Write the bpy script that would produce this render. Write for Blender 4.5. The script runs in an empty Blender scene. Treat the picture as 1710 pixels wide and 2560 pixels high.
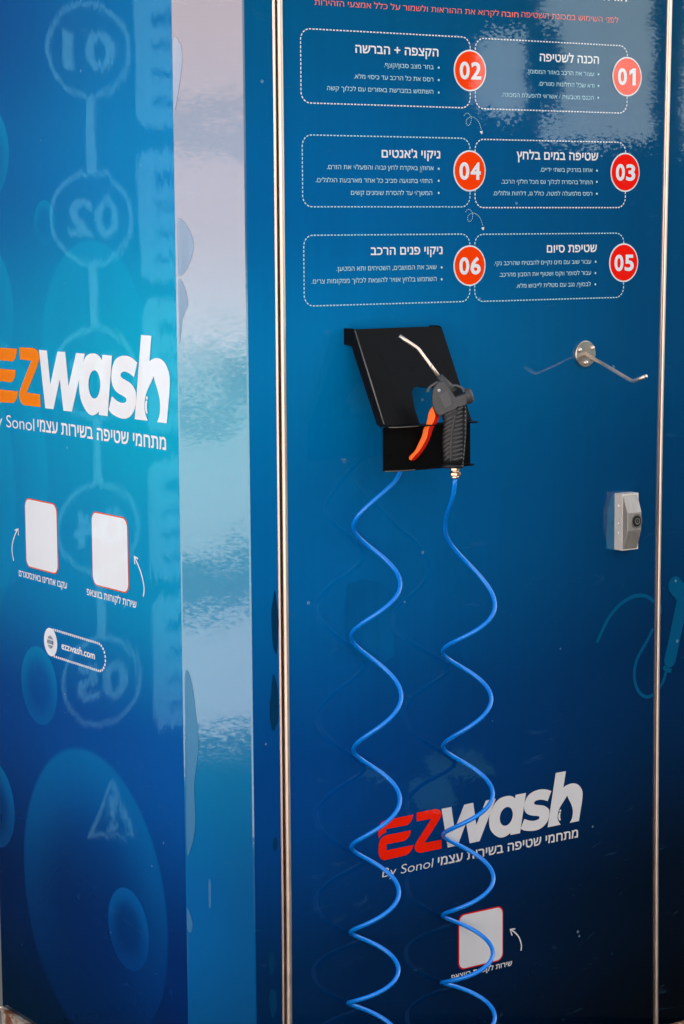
import bpy, bmesh, math, random
from mathutils import Vector, Matrix
from mathutils.geometry import tessellate_polygon, delaunay_2d_cdt

random.seed(7)
scene = bpy.context.scene
COL = scene.collection
R = math.radians

# ------------------------------------------------------------------ camera
CAM = Vector((-1.878, -3.0, 1.6))
FOC = 5637.46                      # focal length in pixels of the 1710 x 2560 photograph
VF = Vector((0.5606, 0.8189, -0.1230)).normalized()
VR = Vector((0.8246, -0.5656, -0.0073)).normalized()
VU = VR.cross(VF).normalized(); VR = VF.cross(VU).normalized()
cam_data = bpy.data.cameras.new('camera')
cam = bpy.data.objects.new('camera', cam_data); COL.objects.link(cam)
M = Matrix.Identity(4)
for i in range(3):
    M[i][0], M[i][1], M[i][2], M[i][3] = VR[i], VU[i], -VF[i], CAM[i]
cam.matrix_world = M
cam_data.sensor_fit = 'VERTICAL'; cam_data.sensor_height = 36.0; cam_data.sensor_width = 24.05
cam_data.lens = FOC / 2560 * 36.0
cam_data.clip_start = 0.05; cam_data.clip_end = 500
scene.camera = cam

# ------------------------------------------------------------------ light
SUN_FROM = Vector((0.80, 0.60, 0)).normalized()
SUN_EL = R(34)
world = bpy.data.worlds.new('World'); scene.world = world; world.use_nodes = True
wn = world.node_tree; wn.nodes.clear()
sky = wn.nodes.new('ShaderNodeTexSky'); sky.sky_type = 'NISHITA'; sky.sun_disc = False
sky.sun_elevation = SUN_EL; sky.sun_rotation = math.atan2(SUN_FROM.x, SUN_FROM.y)
sky.air_density = 1.0; sky.dust_density = 3.0; sky.ozone_density = 0.6
bg = wn.nodes.new('ShaderNodeBackground'); bg.inputs['Strength'].default_value = 0.12
wo = wn.nodes.new('ShaderNodeOutputWorld')
hs = wn.nodes.new('ShaderNodeHueSaturation'); hs.inputs['Saturation'].default_value = .40
wn.links.new(sky.outputs[0], hs.inputs['Color']); wn.links.new(hs.outputs[0], bg.inputs['Color']); wn.links.new(bg.outputs[0], wo.inputs['Surface'])
sun_d = bpy.data.lights.new('sun', 'SUN'); sun_d.energy = 4.5; sun_d.angle = R(0.5); sun_d.color = (1.0, 0.93, 0.83)
sun = bpy.data.objects.new('sun', sun_d); COL.objects.link(sun)
sd = Vector((SUN_FROM.x*math.cos(SUN_EL), SUN_FROM.y*math.cos(SUN_EL), math.sin(SUN_EL)))
sun.rotation_euler = sd.to_track_quat('Z', 'Y').to_euler(); sun.location = sd*20
vs = scene.view_settings
vs.view_transform = 'Standard'; vs.look = 'None'; vs.gamma = 1.0; vs.use_curve_mapping = False
vs.exposure = 1.8

# ------------------------------------------------------------------ measuring helpers
C0 = 0.0812                        # the corner post cuts the corner by this much on both sides

def hit(px, py, p0, n):
    d = VF + VR*((px-855)/FOC) - VU*((py-1280)/FOC)
    n = Vector(n); return CAM + d*((Vector(p0)-CAM).dot(n)/d.dot(n))
def front(px, py, y=0.0): return hit(px, py, (0, y, 0), (0, 1, 0))
def side(px, py): return hit(px, py, (-C0, 0, 0), (1, 0, 0))
class Plane:                       # 2-d (u, v) coordinates on a real face of the cabinet
    def __init__(s, kind): s.kind = kind
    def uv(s, px, py):
        if s.kind == 'front': p = front(px, py); return (p.x, p.z)
        p = side(px, py); return (-p.y, p.z)
    def w(s, u, v, off):
        if s.kind == 'front': return Vector((u, -off, v))
        return Vector((-C0-off, -u, v))
FR, SI = Plane('front'), Plane('side')

# ------------------------------------------------------------------ materials
def lin(c): return tuple(((x/255)/12.92 if x/255 <= .04045 else ((x/255+.055)/1.055)**2.4) for x in c)
def newmat(name):
    m = bpy.data.materials.new(name); m.use_nodes = True
    nt = m.node_tree; return m, nt, nt.nodes['Principled BSDF']
def N(nt, t, **kw):
    n = nt.nodes.new(t)
    for k, v in kw.items(): setattr(n, k, v)
    return n
def math_n(nt, op, a, b=None, c=None):
    n = N(nt, 'ShaderNodeMath', operation=op)
    for i, v in enumerate((a, b, c)):
        if v is None: continue
        if isinstance(v, (int, float)): n.inputs[i].default_value = v
        else: nt.links.new(v, n.inputs[i])
    return n.outputs[0]
def pos(nt): return N(nt, 'ShaderNodeNewGeometry').outputs['Position']
def noise(nt, scale3, detail=3.0, rough=.5, dist=0.0):
    mp = N(nt, 'ShaderNodeMapping'); mp.inputs['Scale'].default_value = scale3
    nt.links.new(pos(nt), mp.inputs['Vector'])
    nz = N(nt, 'ShaderNodeTexNoise'); nz.inputs['Scale'].default_value = 1.0
    nz.inputs['Detail'].default_value = detail; nz.inputs['Roughness'].default_value = rough; nz.inputs['Distortion'].default_value = dist
    nt.links.new(mp.outputs[0], nz.inputs['Vector']); return nz.outputs['Fac']
def bump(nt, h, dist, prev=None):
    b = N(nt, 'ShaderNodeBump'); b.inputs['Strength'].default_value = 1.0; b.inputs['Distance'].default_value = dist
    nt.links.new(h, b.inputs['Height'])
    if prev is not None: nt.links.new(prev, b.inputs['Normal'])
    return b.outputs[0]
def ramp(nt, fac, stops, interp='EASE'):
    r = N(nt, 'ShaderNodeValToRGB'); r.color_ramp.interpolation = interp
    e = r.color_ramp.elements
    while len(e) < len(stops): e.new(.5)
    for k, (p, c) in zip(e, stops): k.position = p; k.color = (*c, 1)
    nt.links.new(fac, r.inputs[0]); return r.outputs[0]
def mix(nt, fac, a, b, mode='MIX'):
    m = N(nt, 'ShaderNodeMix', data_type='RGBA', blend_type=mode)
    for i, v in ((0, fac), (6, a), (7, b)):
        if isinstance(v, (int, float)): m.inputs[i].default_value = v
        elif isinstance(v, tuple): m.inputs[i].default_value = (*v, 1)
        else: nt.links.new(v, m.inputs[i])
    return m.outputs[2]

WAVES = {   # waviness of the gloss on each face: (noise frequency xyz, tilt xyz) layers
    'front': [((110, 110, 230), (.006, 0, .022)), ((14, 14, 20), (.006, 0, .010))],
    'side':  [((200, 330, 9), (0, .010, .075)), ((25, 25, 7), (0, .010, .016)), ((160, 160, 260), (0, .004, .008))],
    'post':  [((95, 95, 240), (.006, .006, .022)), ((260, 260, 520), (.004, .004, .014)), ((9, 9, 13), (.006, .006, .024))],
}
def gloss(nt, bs, face, ior, rough=.03):
    bs.inputs['Roughness'].default_value = rough
    bs.inputs['IOR'].default_value = ior
    v = N(nt, 'ShaderNodeNewGeometry').outputs['Normal']
    for sc, amp in WAVES[face]:
        mp = N(nt, 'ShaderNodeMapping'); mp.inputs['Scale'].default_value = sc; nt.links.new(pos(nt), mp.inputs['Vector'])
        nz = N(nt, 'ShaderNodeTexNoise'); nz.inputs['Scale'].default_value = 1.0; nz.inputs['Detail'].default_value = 2.0
        nt.links.new(mp.outputs[0], nz.inputs['Vector'])
        a = N(nt, 'ShaderNodeVectorMath', operation='SUBTRACT'); nt.links.new(nz.outputs['Color'], a.inputs[0]); a.inputs[1].default_value = (.5, .5, .5)
        b = N(nt, 'ShaderNodeVectorMath', operation='MULTIPLY_ADD'); nt.links.new(a.outputs[0], b.inputs[0]); b.inputs[1].default_value = amp
        nt.links.new(v, b.inputs[2]); v = b.outputs[0]
    n_ = N(nt, 'ShaderNodeVectorMath', operation='NORMALIZE'); nt.links.new(v, n_.inputs[0])
    nt.links.new(n_.outputs[0], bs.inputs['Normal'])
IOR = {'front': 1.44, 'side': 1.75, 'post': 2.05}

def grime(nt, col, amt=.12, specks=True):
    a = noise(nt, (3, 3, 1.4), 5, .6)
    b = noise(nt, (55, 55, 2.2), 4, .6)
    f = math_n(nt, 'ADD', math_n(nt, 'MULTIPLY', a, .55), math_n(nt, 'MULTIPLY', b, .45))
    k = math_n(nt, 'MULTIPLY_ADD', f, 2.6*amt, 1-1.3*amt)
    c = N(nt, 'ShaderNodeCombineXYZ')
    for i in range(3): nt.links.new(k, c.inputs[i])
    col = mix(nt, 1.0, col, c.outputs[0], 'MULTIPLY')
    if specks:                       # dried water spots and chips
        v = N(nt, 'ShaderNodeTexVoronoi'); v.inputs['Scale'].default_value = 26
        nt.links.new(pos(nt), v.inputs['Vector'])
        sp = N(nt, 'ShaderNodeSeparateColor'); nt.links.new(v.outputs['Color'], sp.inputs[0])
        big = math_n(nt, 'MULTIPLY', math_n(nt, 'POWER', sp.outputs[1], 4), .075)
        m_ = math_n(nt, 'MULTIPLY', math_n(nt, 'LESS_THAN', v.outputs['Distance'], big), math_n(nt, 'GREATER_THAN', sp.outputs[0], .55))
        col = mix(nt, math_n(nt, 'MULTIPLY', m_, .35), col, (.30, .48, .58))
        d_ = noise(nt, (9, 9, 26), 6, .7, 1.5)          # wiped streaks
        st = N(nt, 'ShaderNodeMapRange'); nt.links.new(d_, st.inputs[0]); st.inputs[1].default_value = .62; st.inputs[2].default_value = .72
        col = mix(nt, math_n(nt, 'MULTIPLY', st.outputs[0], .09), col, (.10, .30, .42))
    return col

K = 0.92
def pc(r, g, b): return tuple(x*K for x in lin((r, g, b)))
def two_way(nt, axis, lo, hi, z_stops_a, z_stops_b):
    """the printed wrap, with some shade painted into the front: one vertical colour run on the left, another on the right, blended across"""
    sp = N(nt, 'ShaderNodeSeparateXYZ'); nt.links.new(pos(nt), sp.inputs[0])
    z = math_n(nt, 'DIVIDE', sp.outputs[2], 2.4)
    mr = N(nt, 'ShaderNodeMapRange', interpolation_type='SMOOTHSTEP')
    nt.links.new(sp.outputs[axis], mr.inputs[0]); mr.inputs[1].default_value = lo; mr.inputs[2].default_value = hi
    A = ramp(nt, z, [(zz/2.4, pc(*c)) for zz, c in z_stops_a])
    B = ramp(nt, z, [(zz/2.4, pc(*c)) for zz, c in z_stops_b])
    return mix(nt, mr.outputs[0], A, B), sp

def mat_front():
    m, nt, bs = newmat('printed_film_front')
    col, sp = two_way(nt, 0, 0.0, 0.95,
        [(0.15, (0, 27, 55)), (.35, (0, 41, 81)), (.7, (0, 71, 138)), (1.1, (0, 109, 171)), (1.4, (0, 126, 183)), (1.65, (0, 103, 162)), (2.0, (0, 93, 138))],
        [(0.15, (0, 6, 13)), (.4, (0, 16, 31)), (.8, (0, 43, 81)), (1.15, (0, 63, 105)), (1.4, (0, 73, 117)), (1.65, (0, 75, 117)), (2.0, (0, 68, 101))])  # print gradient; the dark lower right also paints in vignette and weaker light
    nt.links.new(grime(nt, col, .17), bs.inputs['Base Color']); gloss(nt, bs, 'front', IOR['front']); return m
BUB = [  # printed bubbles on the side wrap: left edge px, right edge px, strength, top light, hollow
    ((57, 2120), (423, 2388), .42, .8), ((270, 2299), (373, 2348), .5, .6), ((52.7, 1696), (143.8, 1732), .5, .5),
    ((-60, 1990), (37, 2031), .6, .5), ((103, 860), (372, 905), .32, .9), ((85, 553), (138, 562), .3, .8),
    ((-160, 1120), (122, 1190), .4, .5), ((-80, 370), (23, 395), .4, .5), ((-120, 760), (35, 790), .4, .6), ((-330, 1170), (42, 1240), .35, .5)]
def mat_side():
    m, nt, bs = newmat('printed_film_side')
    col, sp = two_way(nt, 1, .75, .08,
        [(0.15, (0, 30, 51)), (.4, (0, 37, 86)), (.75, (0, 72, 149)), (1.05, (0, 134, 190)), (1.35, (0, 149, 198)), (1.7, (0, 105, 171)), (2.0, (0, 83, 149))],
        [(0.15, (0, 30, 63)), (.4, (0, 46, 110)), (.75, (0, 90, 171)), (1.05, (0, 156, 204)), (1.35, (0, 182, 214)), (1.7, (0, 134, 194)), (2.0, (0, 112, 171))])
    for L, Rr, st, top in BUB:
        a, b = side(*L), side(*Rr)
        yc, zc, r = (a.y+b.y)/2, (a.z+b.z)/2, abs(a.y-b.y)/2
        dy = math_n(nt, 'MULTIPLY', math_n(nt, 'SUBTRACT', sp.outputs[1], yc), 1/r)
        dz = math_n(nt, 'MULTIPLY', math_n(nt, 'SUBTRACT', sp.outputs[2], zc), 1/r)
        d = math_n(nt, 'SQRT', math_n(nt, 'ADD', math_n(nt, 'MULTIPLY', dy, dy), math_n(nt, 'MULTIPLY', dz, dz)))
        def ss(lo, hi, v, a=0.0, b=1.0):
            q = N(nt, 'ShaderNodeMapRange', interpolation_type='SMOOTHSTEP'); nt.links.new(v, q.inputs[0])
            q.inputs[1].default_value, q.inputs[2].default_value, q.inputs[3].default_value, q.inputs[4].default_value = lo, hi, a, b
            return q.outputs[0]
        rim = ss(.35, 1.0, d, .12, 1.0)
        hi = ss(-.8, .8, dz, 1-top, 1.0)
        f = math_n(nt, 'MULTIPLY', math_n(nt, 'MULTIPLY', rim, hi), math_n(nt, 'MULTIPLY', ss(.965, 1.008, d, 1, 0), st))
        zr = N(nt, 'ShaderNodeMapRange'); nt.links.new(sp.outputs[2], zr.inputs[0]); zr.inputs[1].default_value = .2; zr.inputs[2].default_value = 1.2
        lite = mix(nt, zr.outputs[0], pc(0, 84, 184), pc(0, 176, 218))
        col = mix(nt, f, col, lite)
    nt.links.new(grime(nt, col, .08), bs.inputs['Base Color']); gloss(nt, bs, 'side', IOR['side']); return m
def mat_post():
    m, nt, bs = newmat('printed_film_post')
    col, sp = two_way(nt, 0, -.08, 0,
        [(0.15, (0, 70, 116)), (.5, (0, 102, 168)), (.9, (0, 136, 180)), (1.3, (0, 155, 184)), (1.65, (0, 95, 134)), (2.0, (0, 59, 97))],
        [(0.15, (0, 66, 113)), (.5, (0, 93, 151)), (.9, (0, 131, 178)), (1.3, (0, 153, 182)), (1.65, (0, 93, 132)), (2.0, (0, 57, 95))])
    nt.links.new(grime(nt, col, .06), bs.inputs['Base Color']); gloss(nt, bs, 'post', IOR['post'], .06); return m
def ink(name, rgb, face, k=K, g=.06):
    m, nt, bs = newmat(name)
    c = N(nt, 'ShaderNodeRGB'); c.outputs[0].default_value = (*[x*k for x in lin(rgb)], 1)
    nt.links.new(grime(nt, c.outputs[0], g), bs.inputs['Base Color']); gloss(nt, bs, face, min(IOR[face], 1.6)); return m
def plain(name, rgb, rough=.5, metal=0.0, bump_sc=None, bd=1e-4, spec=.5, amt=.1):
    m, nt, bs = newmat(name)
    c = N(nt, 'ShaderNodeRGB'); c.outputs[0].default_value = (*rgb, 1)
    nt.links.new(grime(nt, c.outputs[0], amt, False), bs.inputs['Base Color'])
    bs.inputs['Metallic'].default_value = metal
    bs.inputs['Specular IOR Level'].default_value = spec
    rg = math_n(nt, 'MULTIPLY_ADD', noise(nt, (35, 35, 35), 4), rough*.6, rough*.7); nt.links.new(rg, bs.inputs['Roughness'])
    if bump_sc: nt.links.new(bump(nt, noise(nt, bump_sc, 4), bd), bs.inputs['Normal'])
    return m

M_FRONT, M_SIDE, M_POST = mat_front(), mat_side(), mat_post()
W_F = ink('ink_white_front', (244, 243, 240), 'front'); W_S = ink('ink_white_side', (252, 252, 252), 'side')
CY_F = ink('ink_pale_blue_front', (190, 232, 238), 'front')
GR_F = ink('ink_dimmed_white_front', (228, 222, 216), 'front')  # white logo ink greyed for the weaker light low on the door
PINK = ink('ink_salmon_front', (255, 128, 112), 'front')
ORG_F = ink('ink_orange_front', (255, 64, 0), 'front', 1.0); RED_F = ink('ink_red_front', (250, 24, 8), 'front', 1.0)
RED_LOGO = ink('ink_red_logo', (252, 34, 6), 'front', 1.0)  # the logo's orange, deepened in the ink for grading and vignette
ORG_S = ink('ink_orange_side', (255, 134, 0), 'side', 1.0)
BRD_F = ink('ink_red_border_front', (225, 24, 20), 'front'); BRD_S = ink('ink_red_border_side', (245, 92, 50), 'side')
GLOBE = ink('ink_slate_side', (84, 104, 128), 'side')
TEAL_F = ink('ink_teal_front', (0, 86, 124), 'front', K, .25)
STAIN_F = ink('film_residue_front', (0, 98, 142), 'front', K, .3)
STAIN_D = ink('film_residue_dark', (0, 56, 92), 'front', K, .5)
def mat_peel():
    m, nt, bs = newmat('peeled_film_edge')
    sp = N(nt, 'ShaderNodeSeparateXYZ'); nt.links.new(pos(nt), sp.inputs[0])
    c = ramp(nt, math_n(nt, 'DIVIDE', sp.outputs[2], 2.4), [(.2, pc(30, 112, 160)), (.45, pc(60, 140, 178)), (.7, pc(140, 164, 188)), (.85, pc(178, 180, 198))])
    nt.links.new(grime(nt, c, .3), bs.inputs['Base Color']); bs.inputs['Roughness'].default_value = .4; return m
PEEL = mat_peel()
STAIN_M = ink('film_residue_mid', (0, 94, 150), 'front', K, .3)
STEEL = plain('brushed_steel', (.92, .74, .60), .42, 1.0, (400, 400, 12), 1e-5, amt=.3)
CASTM = plain('cast_alloy', (.47, .42, .36), .40, .55, (420, 420, 420), 1.6e-4, amt=.55)
CASTL = plain('bright_alloy', (.88, .80, .69), .45, .25, (420, 420, 420), 1e-4, amt=.3)
STEEL_D = plain('dull_cast_metal', (.62, .55, .47), .30, 1.0, (500, 500, 500), 6e-5, amt=.3)
BRASS = plain('brass', (.88, .62, .42), .25, 1.0)
DARK = plain('dark_gap', (.004, .004, .005), .8)
BLACK = plain('black_powder_coat', (.005, .005, .005), .30, 0, (900, 900, 900), 4e-5, .07)
EDGE = plain('worn_coat_edge', (.16, .14, .12), .45, .3)
GUNP = plain('grey_black_plastic', (.050, .048, .046), .5, 0, (1500, 1500, 1500), 3e-5)
GUNL = plain('grey_plastic_raised', (.074, .071, .068), .5)
GRIPM = plain('black_rubber', (.010, .010, .010), .42, 0, None, 1e-4, .3)
RIB = plain('grey_rubber_rib', (.050, .048, .046), .4)
SEAM = plain('pale_seam_glint', (.35, .35, .33), .5)  # pale grey paints the tiny highlights on the seam teeth
TRO = plain('orange_plastic', (1.0, .15, .003), .45, 0, None, 1e-4, .25); TRR = plain('red_plastic', (.80, .012, .004), .45, 0, None, 1e-4, .25)
HOSE = plain('blue_polyurethane', (.0, .225, .78), .13, 0, (700, 700, 700), 3e-5, .65)
RIVET = plain('white_rivet', (.7, .68, .66), .4, .2)

# ------------------------------------------------------------------ mesh helpers
class MB:
    def __init__(s): s.v = []; s.f = []; s.m = []; s.sm = []
    def add(s, vs, fs, mi=0, smooth=False):
        b = len(s.v); s.v += [tuple(v) for v in vs]
        for f in fs: s.f.append([b+i for i in f]); s.m.append(mi); s.sm.append(smooth)
    def quad(s, a, b, c, d, mi=0): s.add([a, b, c, d], [(0, 1, 2, 3)], mi)
    def box(s, x0, x1, y0, y1, z0, z1, mi=0):
        v = [(x, y, z) for x in (x0, x1) for y in (y0, y1) for z in (z0, z1)]
        s.add(v, [(0, 1, 3, 2), (4, 6, 7, 5), (0, 4, 5, 1), (2, 3, 7, 6), (0, 2, 6, 4), (1, 5, 7, 3)], mi)
    def tube(s, pts, r, n=12, mi=0, caps=True, smooth=True):
        pts = [Vector(p) for p in pts]; rings = []
        rr = r if isinstance(r, (list, tuple)) else [r]*len(pts)
        t0 = (pts[1]-pts[0]).normalized()
        ref = Vector((0, 0, 1)) if abs(t0.z) < .9 else Vector((1, 0, 0))
        nrm = (ref - t0*ref.dot(t0)).normalized()
        vs = []
        for i, p in enumerate(pts):
            t = (pts[min(i+1, len(pts)-1)]-pts[max(i-1, 0)]).normalized()
            nrm = (nrm - t*nrm.dot(t)).normalized(); bi = t.cross(nrm)
            vs += [p + (nrm*math.cos(2*math.pi*k/n)+bi*math.sin(2*math.pi*k/n))*rr[i] for k in range(n)]
        fs = [(i*n+k, i*n+(k+1) % n, (i+1)*n+(k+1) % n, (i+1)*n+k) for i in range(len(pts)-1) for k in range(n)]
        s.add(vs, fs, mi, smooth)
        if caps:
            m = len(pts)-1
            s.add([vs[k] for k in range(n)], [tuple(reversed(range(n)))], mi)
            s.add([vs[m*n+k] for k in range(n)], [tuple(range(n))], mi)
    def prism(s, poly, frame, d0, d1, mi=0, mi_side=None, bevel=0.0):
        """poly in (a, b) of frame=(origin, A, B, D); extruded along D from d0 to d1 (d1 = visible face, optional bevel)"""
        O, A, B, D = frame; P = lambda a, b, d: O + A*a + B*b + D*d
        n = len(poly); ms = mi if mi_side is None else mi_side
        loops = [(poly, d0)]
        if bevel: loops += [(poly, d1-bevel), (inset(poly, bevel*.4), d1-bevel*.35), (inset(poly, bevel), d1)]
        else: loops += [(poly, d1)]
        vs = [P(a, b, d) for pl, d in loops for a, b in pl]
        fs = [(L*n+i, L*n+(i+1) % n, (L+1)*n+(i+1) % n, (L+1)*n+i) for L in range(len(loops)-1) for i in range(n)]
        s.add(vs, fs, ms, bool(bevel))
        for pl, d in (loops[0], loops[-1]):
            tri = tessellate_polygon([[Vector((a, b, 0)) for a, b in pl]])
            s.add([P(a, b, d) for a, b in pl], [tuple(t) for t in tri], mi)
    def build(s, name, mats, parent=None, label=None, fixn=False):
        me = bpy.data.meshes.new(name); me.from_pydata(s.v, [], s.f)
        mats = mats if isinstance(mats, (list, tuple)) else [mats]
        for m in mats: me.materials.append(m)
        for p, mi, sm in zip(me.polygons, s.m, s.sm): p.material_index = mi; p.use_smooth = sm
        bm = bmesh.new(); bm.from_mesh(me)
        bmesh.ops.remove_doubles(bm, verts=bm.verts, dist=1e-7)
        if fixn: bmesh.ops.recalc_face_normals(bm, faces=bm.faces)
        bm.to_mesh(me); bm.free()
        o = bpy.data.objects.new(name, me); COL.objects.link(o)
        if parent is not None:
            o.parent = parent
            w = Vector((0, 0, 0)); q = parent
            while q is not None: w += q.location; q = q.parent
            me.transform(Matrix.Translation(-w))
        if label: o['label'] = label
        return o
def inset(poly, d):
    n = len(poly); out = []
    ar = sum(poly[i][0]*poly[(i+1) % n][1]-poly[(i+1) % n][0]*poly[i][1] for i in range(n))
    sg = 1 if ar > 0 else -1
    for i in range(n):
        a, b, c = (Vector(poly[i-1]), Vector(poly[i]), Vector(poly[(i+1) % n]))
        e1 = (b-a).normalized(); e2 = (c-b).normalized()
        n1 = Vector((-e1.y, e1.x))*sg; n2 = Vector((-e2.y, e2.x))*sg
        m = n1+n2
        m = m/max(m.dot(n1), .5) if m.length > 1e-6 else n1
        p = b + m*d; out.append((p.x, p.y))
    return out
def thing(name, label, cat, loc=(0, 0, 0), group=None):
    o = bpy.data.objects.new(name, None); COL.objects.link(o); o.location = loc; o.empty_display_size = .05
    o['label'] = label; o['category'] = cat
    if group: o['group'] = group
    return o
def structure(o): o['kind'] = 'structure'; return o
def smooth_path(pts, seg=6, closed=True):
    """pts: (x, y) smooth or (x, y, 'c') corner -> Catmull-Rom outline"""
    n = len(pts); out = []
    for i in range(n if closed else n-1):
        p1, p2 = pts[i], pts[(i+1) % n]
        p0 = p1 if len(p1) > 2 or (not closed and i == 0) else pts[i-1]
        p3 = p2 if len(p2) > 2 or (not closed and i == n-2) else pts[(i+2) % n]
        if len(p1) > 2 and len(p2) > 2: out.append((p1[0], p1[1])); continue
        for k in range(seg):
            t = k/seg
            q = [.5*((2*p1[j])+(-p0[j]+p2[j])*t+(2*p0[j]-5*p1[j]+4*p2[j]-p3[j])*t*t+(-p0[j]+3*p1[j]-3*p2[j]+p3[j])*t**3) for j in (0, 1)]
            out.append(tuple(q))
    if not closed: out.append((pts[-1][0], pts[-1][1]))
    return out
def flat(mb, plane, loops, off, mi=0):
    """filled outline(s) (first outer, then holes) printed on a face"""
    flatv = [p for l in loops for p in l]
    tri = tessellate_polygon([[Vector((a, b, 0)) for a, b in l] for l in loops])
    mb.add([plane.w(a, b, off) for a, b in flatv], [tuple(t) for t in tri], mi)
def ribbon(mb, plane, path, width, off, mi=0, closed=False):
    P = [Vector(p) for p in path]; n = len(P); L = []; Rr = []
    for i in range(n):
        if closed: t = P[(i+1) % n]-P[i-1]
        else: t = P[min(i+1, n-1)]-P[max(i-1, 0)]
        t = t.normalized(); q = Vector((-t.y, t.x))*width/2
        L.append(P[i]+q); Rr.append(P[i]-q)
    vs = [plane.w(p.x, p.y, off) for p in L+Rr]
    fs = [(i, (i+1) % n, n+(i+1) % n, n+i) for i in range(n if closed else n-1)]
    mb.add(vs, fs, mi)
def resample(path, step, closed=False):
    P = [Vector(p) for p in path] + ([Vector(path[0])] if closed else [])
    cum = [0]
    for a, b in zip(P, P[1:]): cum.append(cum[-1]+(b-a).length)
    n = max(2, round(cum[-1]/step)); out = []; j = 0
    for i in range(n+1):
        d = cum[-1]*i/n
        while j < len(cum)-2 and cum[j+1] < d: j += 1
        t = (d-cum[j])/max(cum[j+1]-cum[j], 1e-9); q = P[j].lerp(P[j+1], t); out.append((q.x, q.y))
    return out
def dashes(mb, plane, path, width, dash, gap, off, mi=0, closed=False):
    per = dash+gap; sub = 8
    pts = resample(path, per/sub, closed); k = round(sub*dash/per)
    for i in range(0, len(pts)-k, sub): ribbon(mb, plane, pts[i:i+k+1], width, off, mi)
def rrect(u0, u1, v0, v1, r, n=8):
    out = []
    for cx, cy, a in ((u1-r, v1-r, 0), (u0+r, v1-r, 90), (u0+r, v0+r, 180), (u1-r, v0+r, 270)):
        out += [(cx+r*math.cos(R(a+90*k/n)), cy+r*math.sin(R(a+90*k/n))) for k in range(n+1)]
    return out
def circ(u, v, r, n=56, ry=None): return [(u+r*math.cos(2*math.pi*k/n), v+(ry or r)*math.sin(2*math.pi*k/n)) for k in range(n)]

# lettering: built from the font that is part of Blender itself
_tc = {}
def wind(L, x, y):
    w = 0
    for l in L:
        for (x0, y0), (x1, y1) in zip(l, l[1:]+l[:1]):
            c = (x1-x0)*(y-y0)-(x-x0)*(y1-y0)
            if y0 <= y < y1 and c > 0: w += 1
            elif y1 <= y < y0 and c < 0: w -= 1
    return w
def outlines(s):
    c = bpy.data.curves.new('lettering', 'FONT'); c.body = s; c.size = 1; c.resolution_u = 5; c.fill_mode = 'NONE'
    o = bpy.data.objects.new('lettering', c); COL.objects.link(o)
    me = bpy.data.meshes.new_from_object(o.evaluated_get(bpy.context.evaluated_depsgraph_get()))
    nx = {}
    for e in me.edges:
        a, b = e.vertices; nx.setdefault(a, []).append(b); nx.setdefault(b, []).append(a)
    P = [(v.co.x, v.co.y) for v in me.vertices]; seen = set(); L = []
    for i in range(len(P)):
        if i in seen or i not in nx: continue
        lp = [i]; seen.add(i); cur = i+1 if i+1 in nx[i] else nx[i][0]
        while cur not in seen:
            lp.append(cur); seen.add(cur)
            n = [k for k in nx[cur] if k not in seen]
            if not n: break
            cur = n[0]
        L.append([P[k] for k in lp])
    bpy.data.objects.remove(o); bpy.data.curves.remove(c); bpy.data.meshes.remove(me)
    return L
def char_mesh(ch, bold):
    if ('c', ch, bold) in _tc: return _tc[('c', ch, bold)]
    L = outlines(ch); v = []; f = []
    if L:
        ar = sum(sum(a[0]*b[1]-b[0]*a[1] for a, b in zip(l, l[1:]+l[:1])) for l in L)
        sg = 1 if ar > 0 else -1
        if bold:
            Q = []
            for l in L:
                n = len(l); q = []
                for i in range(n):
                    a, b, c = Vector(l[i-1]), Vector(l[i]), Vector(l[(i+1) % n])
                    e1, e2 = b-a, c-b
                    if e1.length < 1e-6 or e2.length < 1e-6: q.append(l[i]); continue
                    e1.normalize(); e2.normalize()
                    m = Vector((e1.y, -e1.x))+Vector((e2.y, -e2.x))
                    m = m/max(m.dot(Vector((e1.y, -e1.x))), .6) if m.length > 1e-6 else Vector((e1.y, -e1.x))
                    p = b+m*bold*sg; q.append((p.x, p.y))
                Q.append(q)
            L = Q
        vv = []; ee = []
        for l in L:
            b = len(vv); vv += [Vector(p) for p in l]; n = len(l); ee += [(b+i, b+(i+1) % n) for i in range(n)]
        ov, _, of, _, _, _ = delaunay_2d_cdt(vv, ee, [], 0, 1e-5)
        v = [(p.x, p.y) for p in ov]
        for t in of:
            cx = sum(v[i][0] for i in t)/len(t); cy = sum(v[i][1] for i in t)/len(t)
            if wind(L, cx, cy)*sg > 0: f.append(tuple(t))
    xs = lambda q: max(p[0] for l in outlines(q) for p in l)
    adv = xs(ch+'H')-xs('H')
    _tc[('c', ch, bold)] = (v, f, adv); return v, f, adv
def glyphs(s, bold=0.0):
    V = []; Fs = []; x = 0
    for ch in s:
        v, f, adv = char_mesh(ch, bold); b = len(V)
        V += [(p[0]+x, p[1]) for p in v]; Fs += [tuple(b+i for i in t) for t in f]; x += adv+bold*.7
    return V, Fs
def heb(s): return s[::-1]
def letter(mb, plane, s, L, Rt, hpx, bold=0.0, off=.0006, mi=0, ref='ה', shear=0.0):
    """write s between the pixels L and Rt (baseline ends); hpx = height of the reference letter in photo pixels"""
    a, b = plane.uv(*L), plane.uv(*Rt)
    mx, my = (L[0]+Rt[0])/2, (L[1]+Rt[1])/2
    h = plane.uv(mx, my-hpx)[1]-plane.uv(mx, my)[1]
    put(mb, plane, s, a[0], b[0], (a[1]+b[1])/2, h, bold, off, mi, ref, shear)
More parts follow.
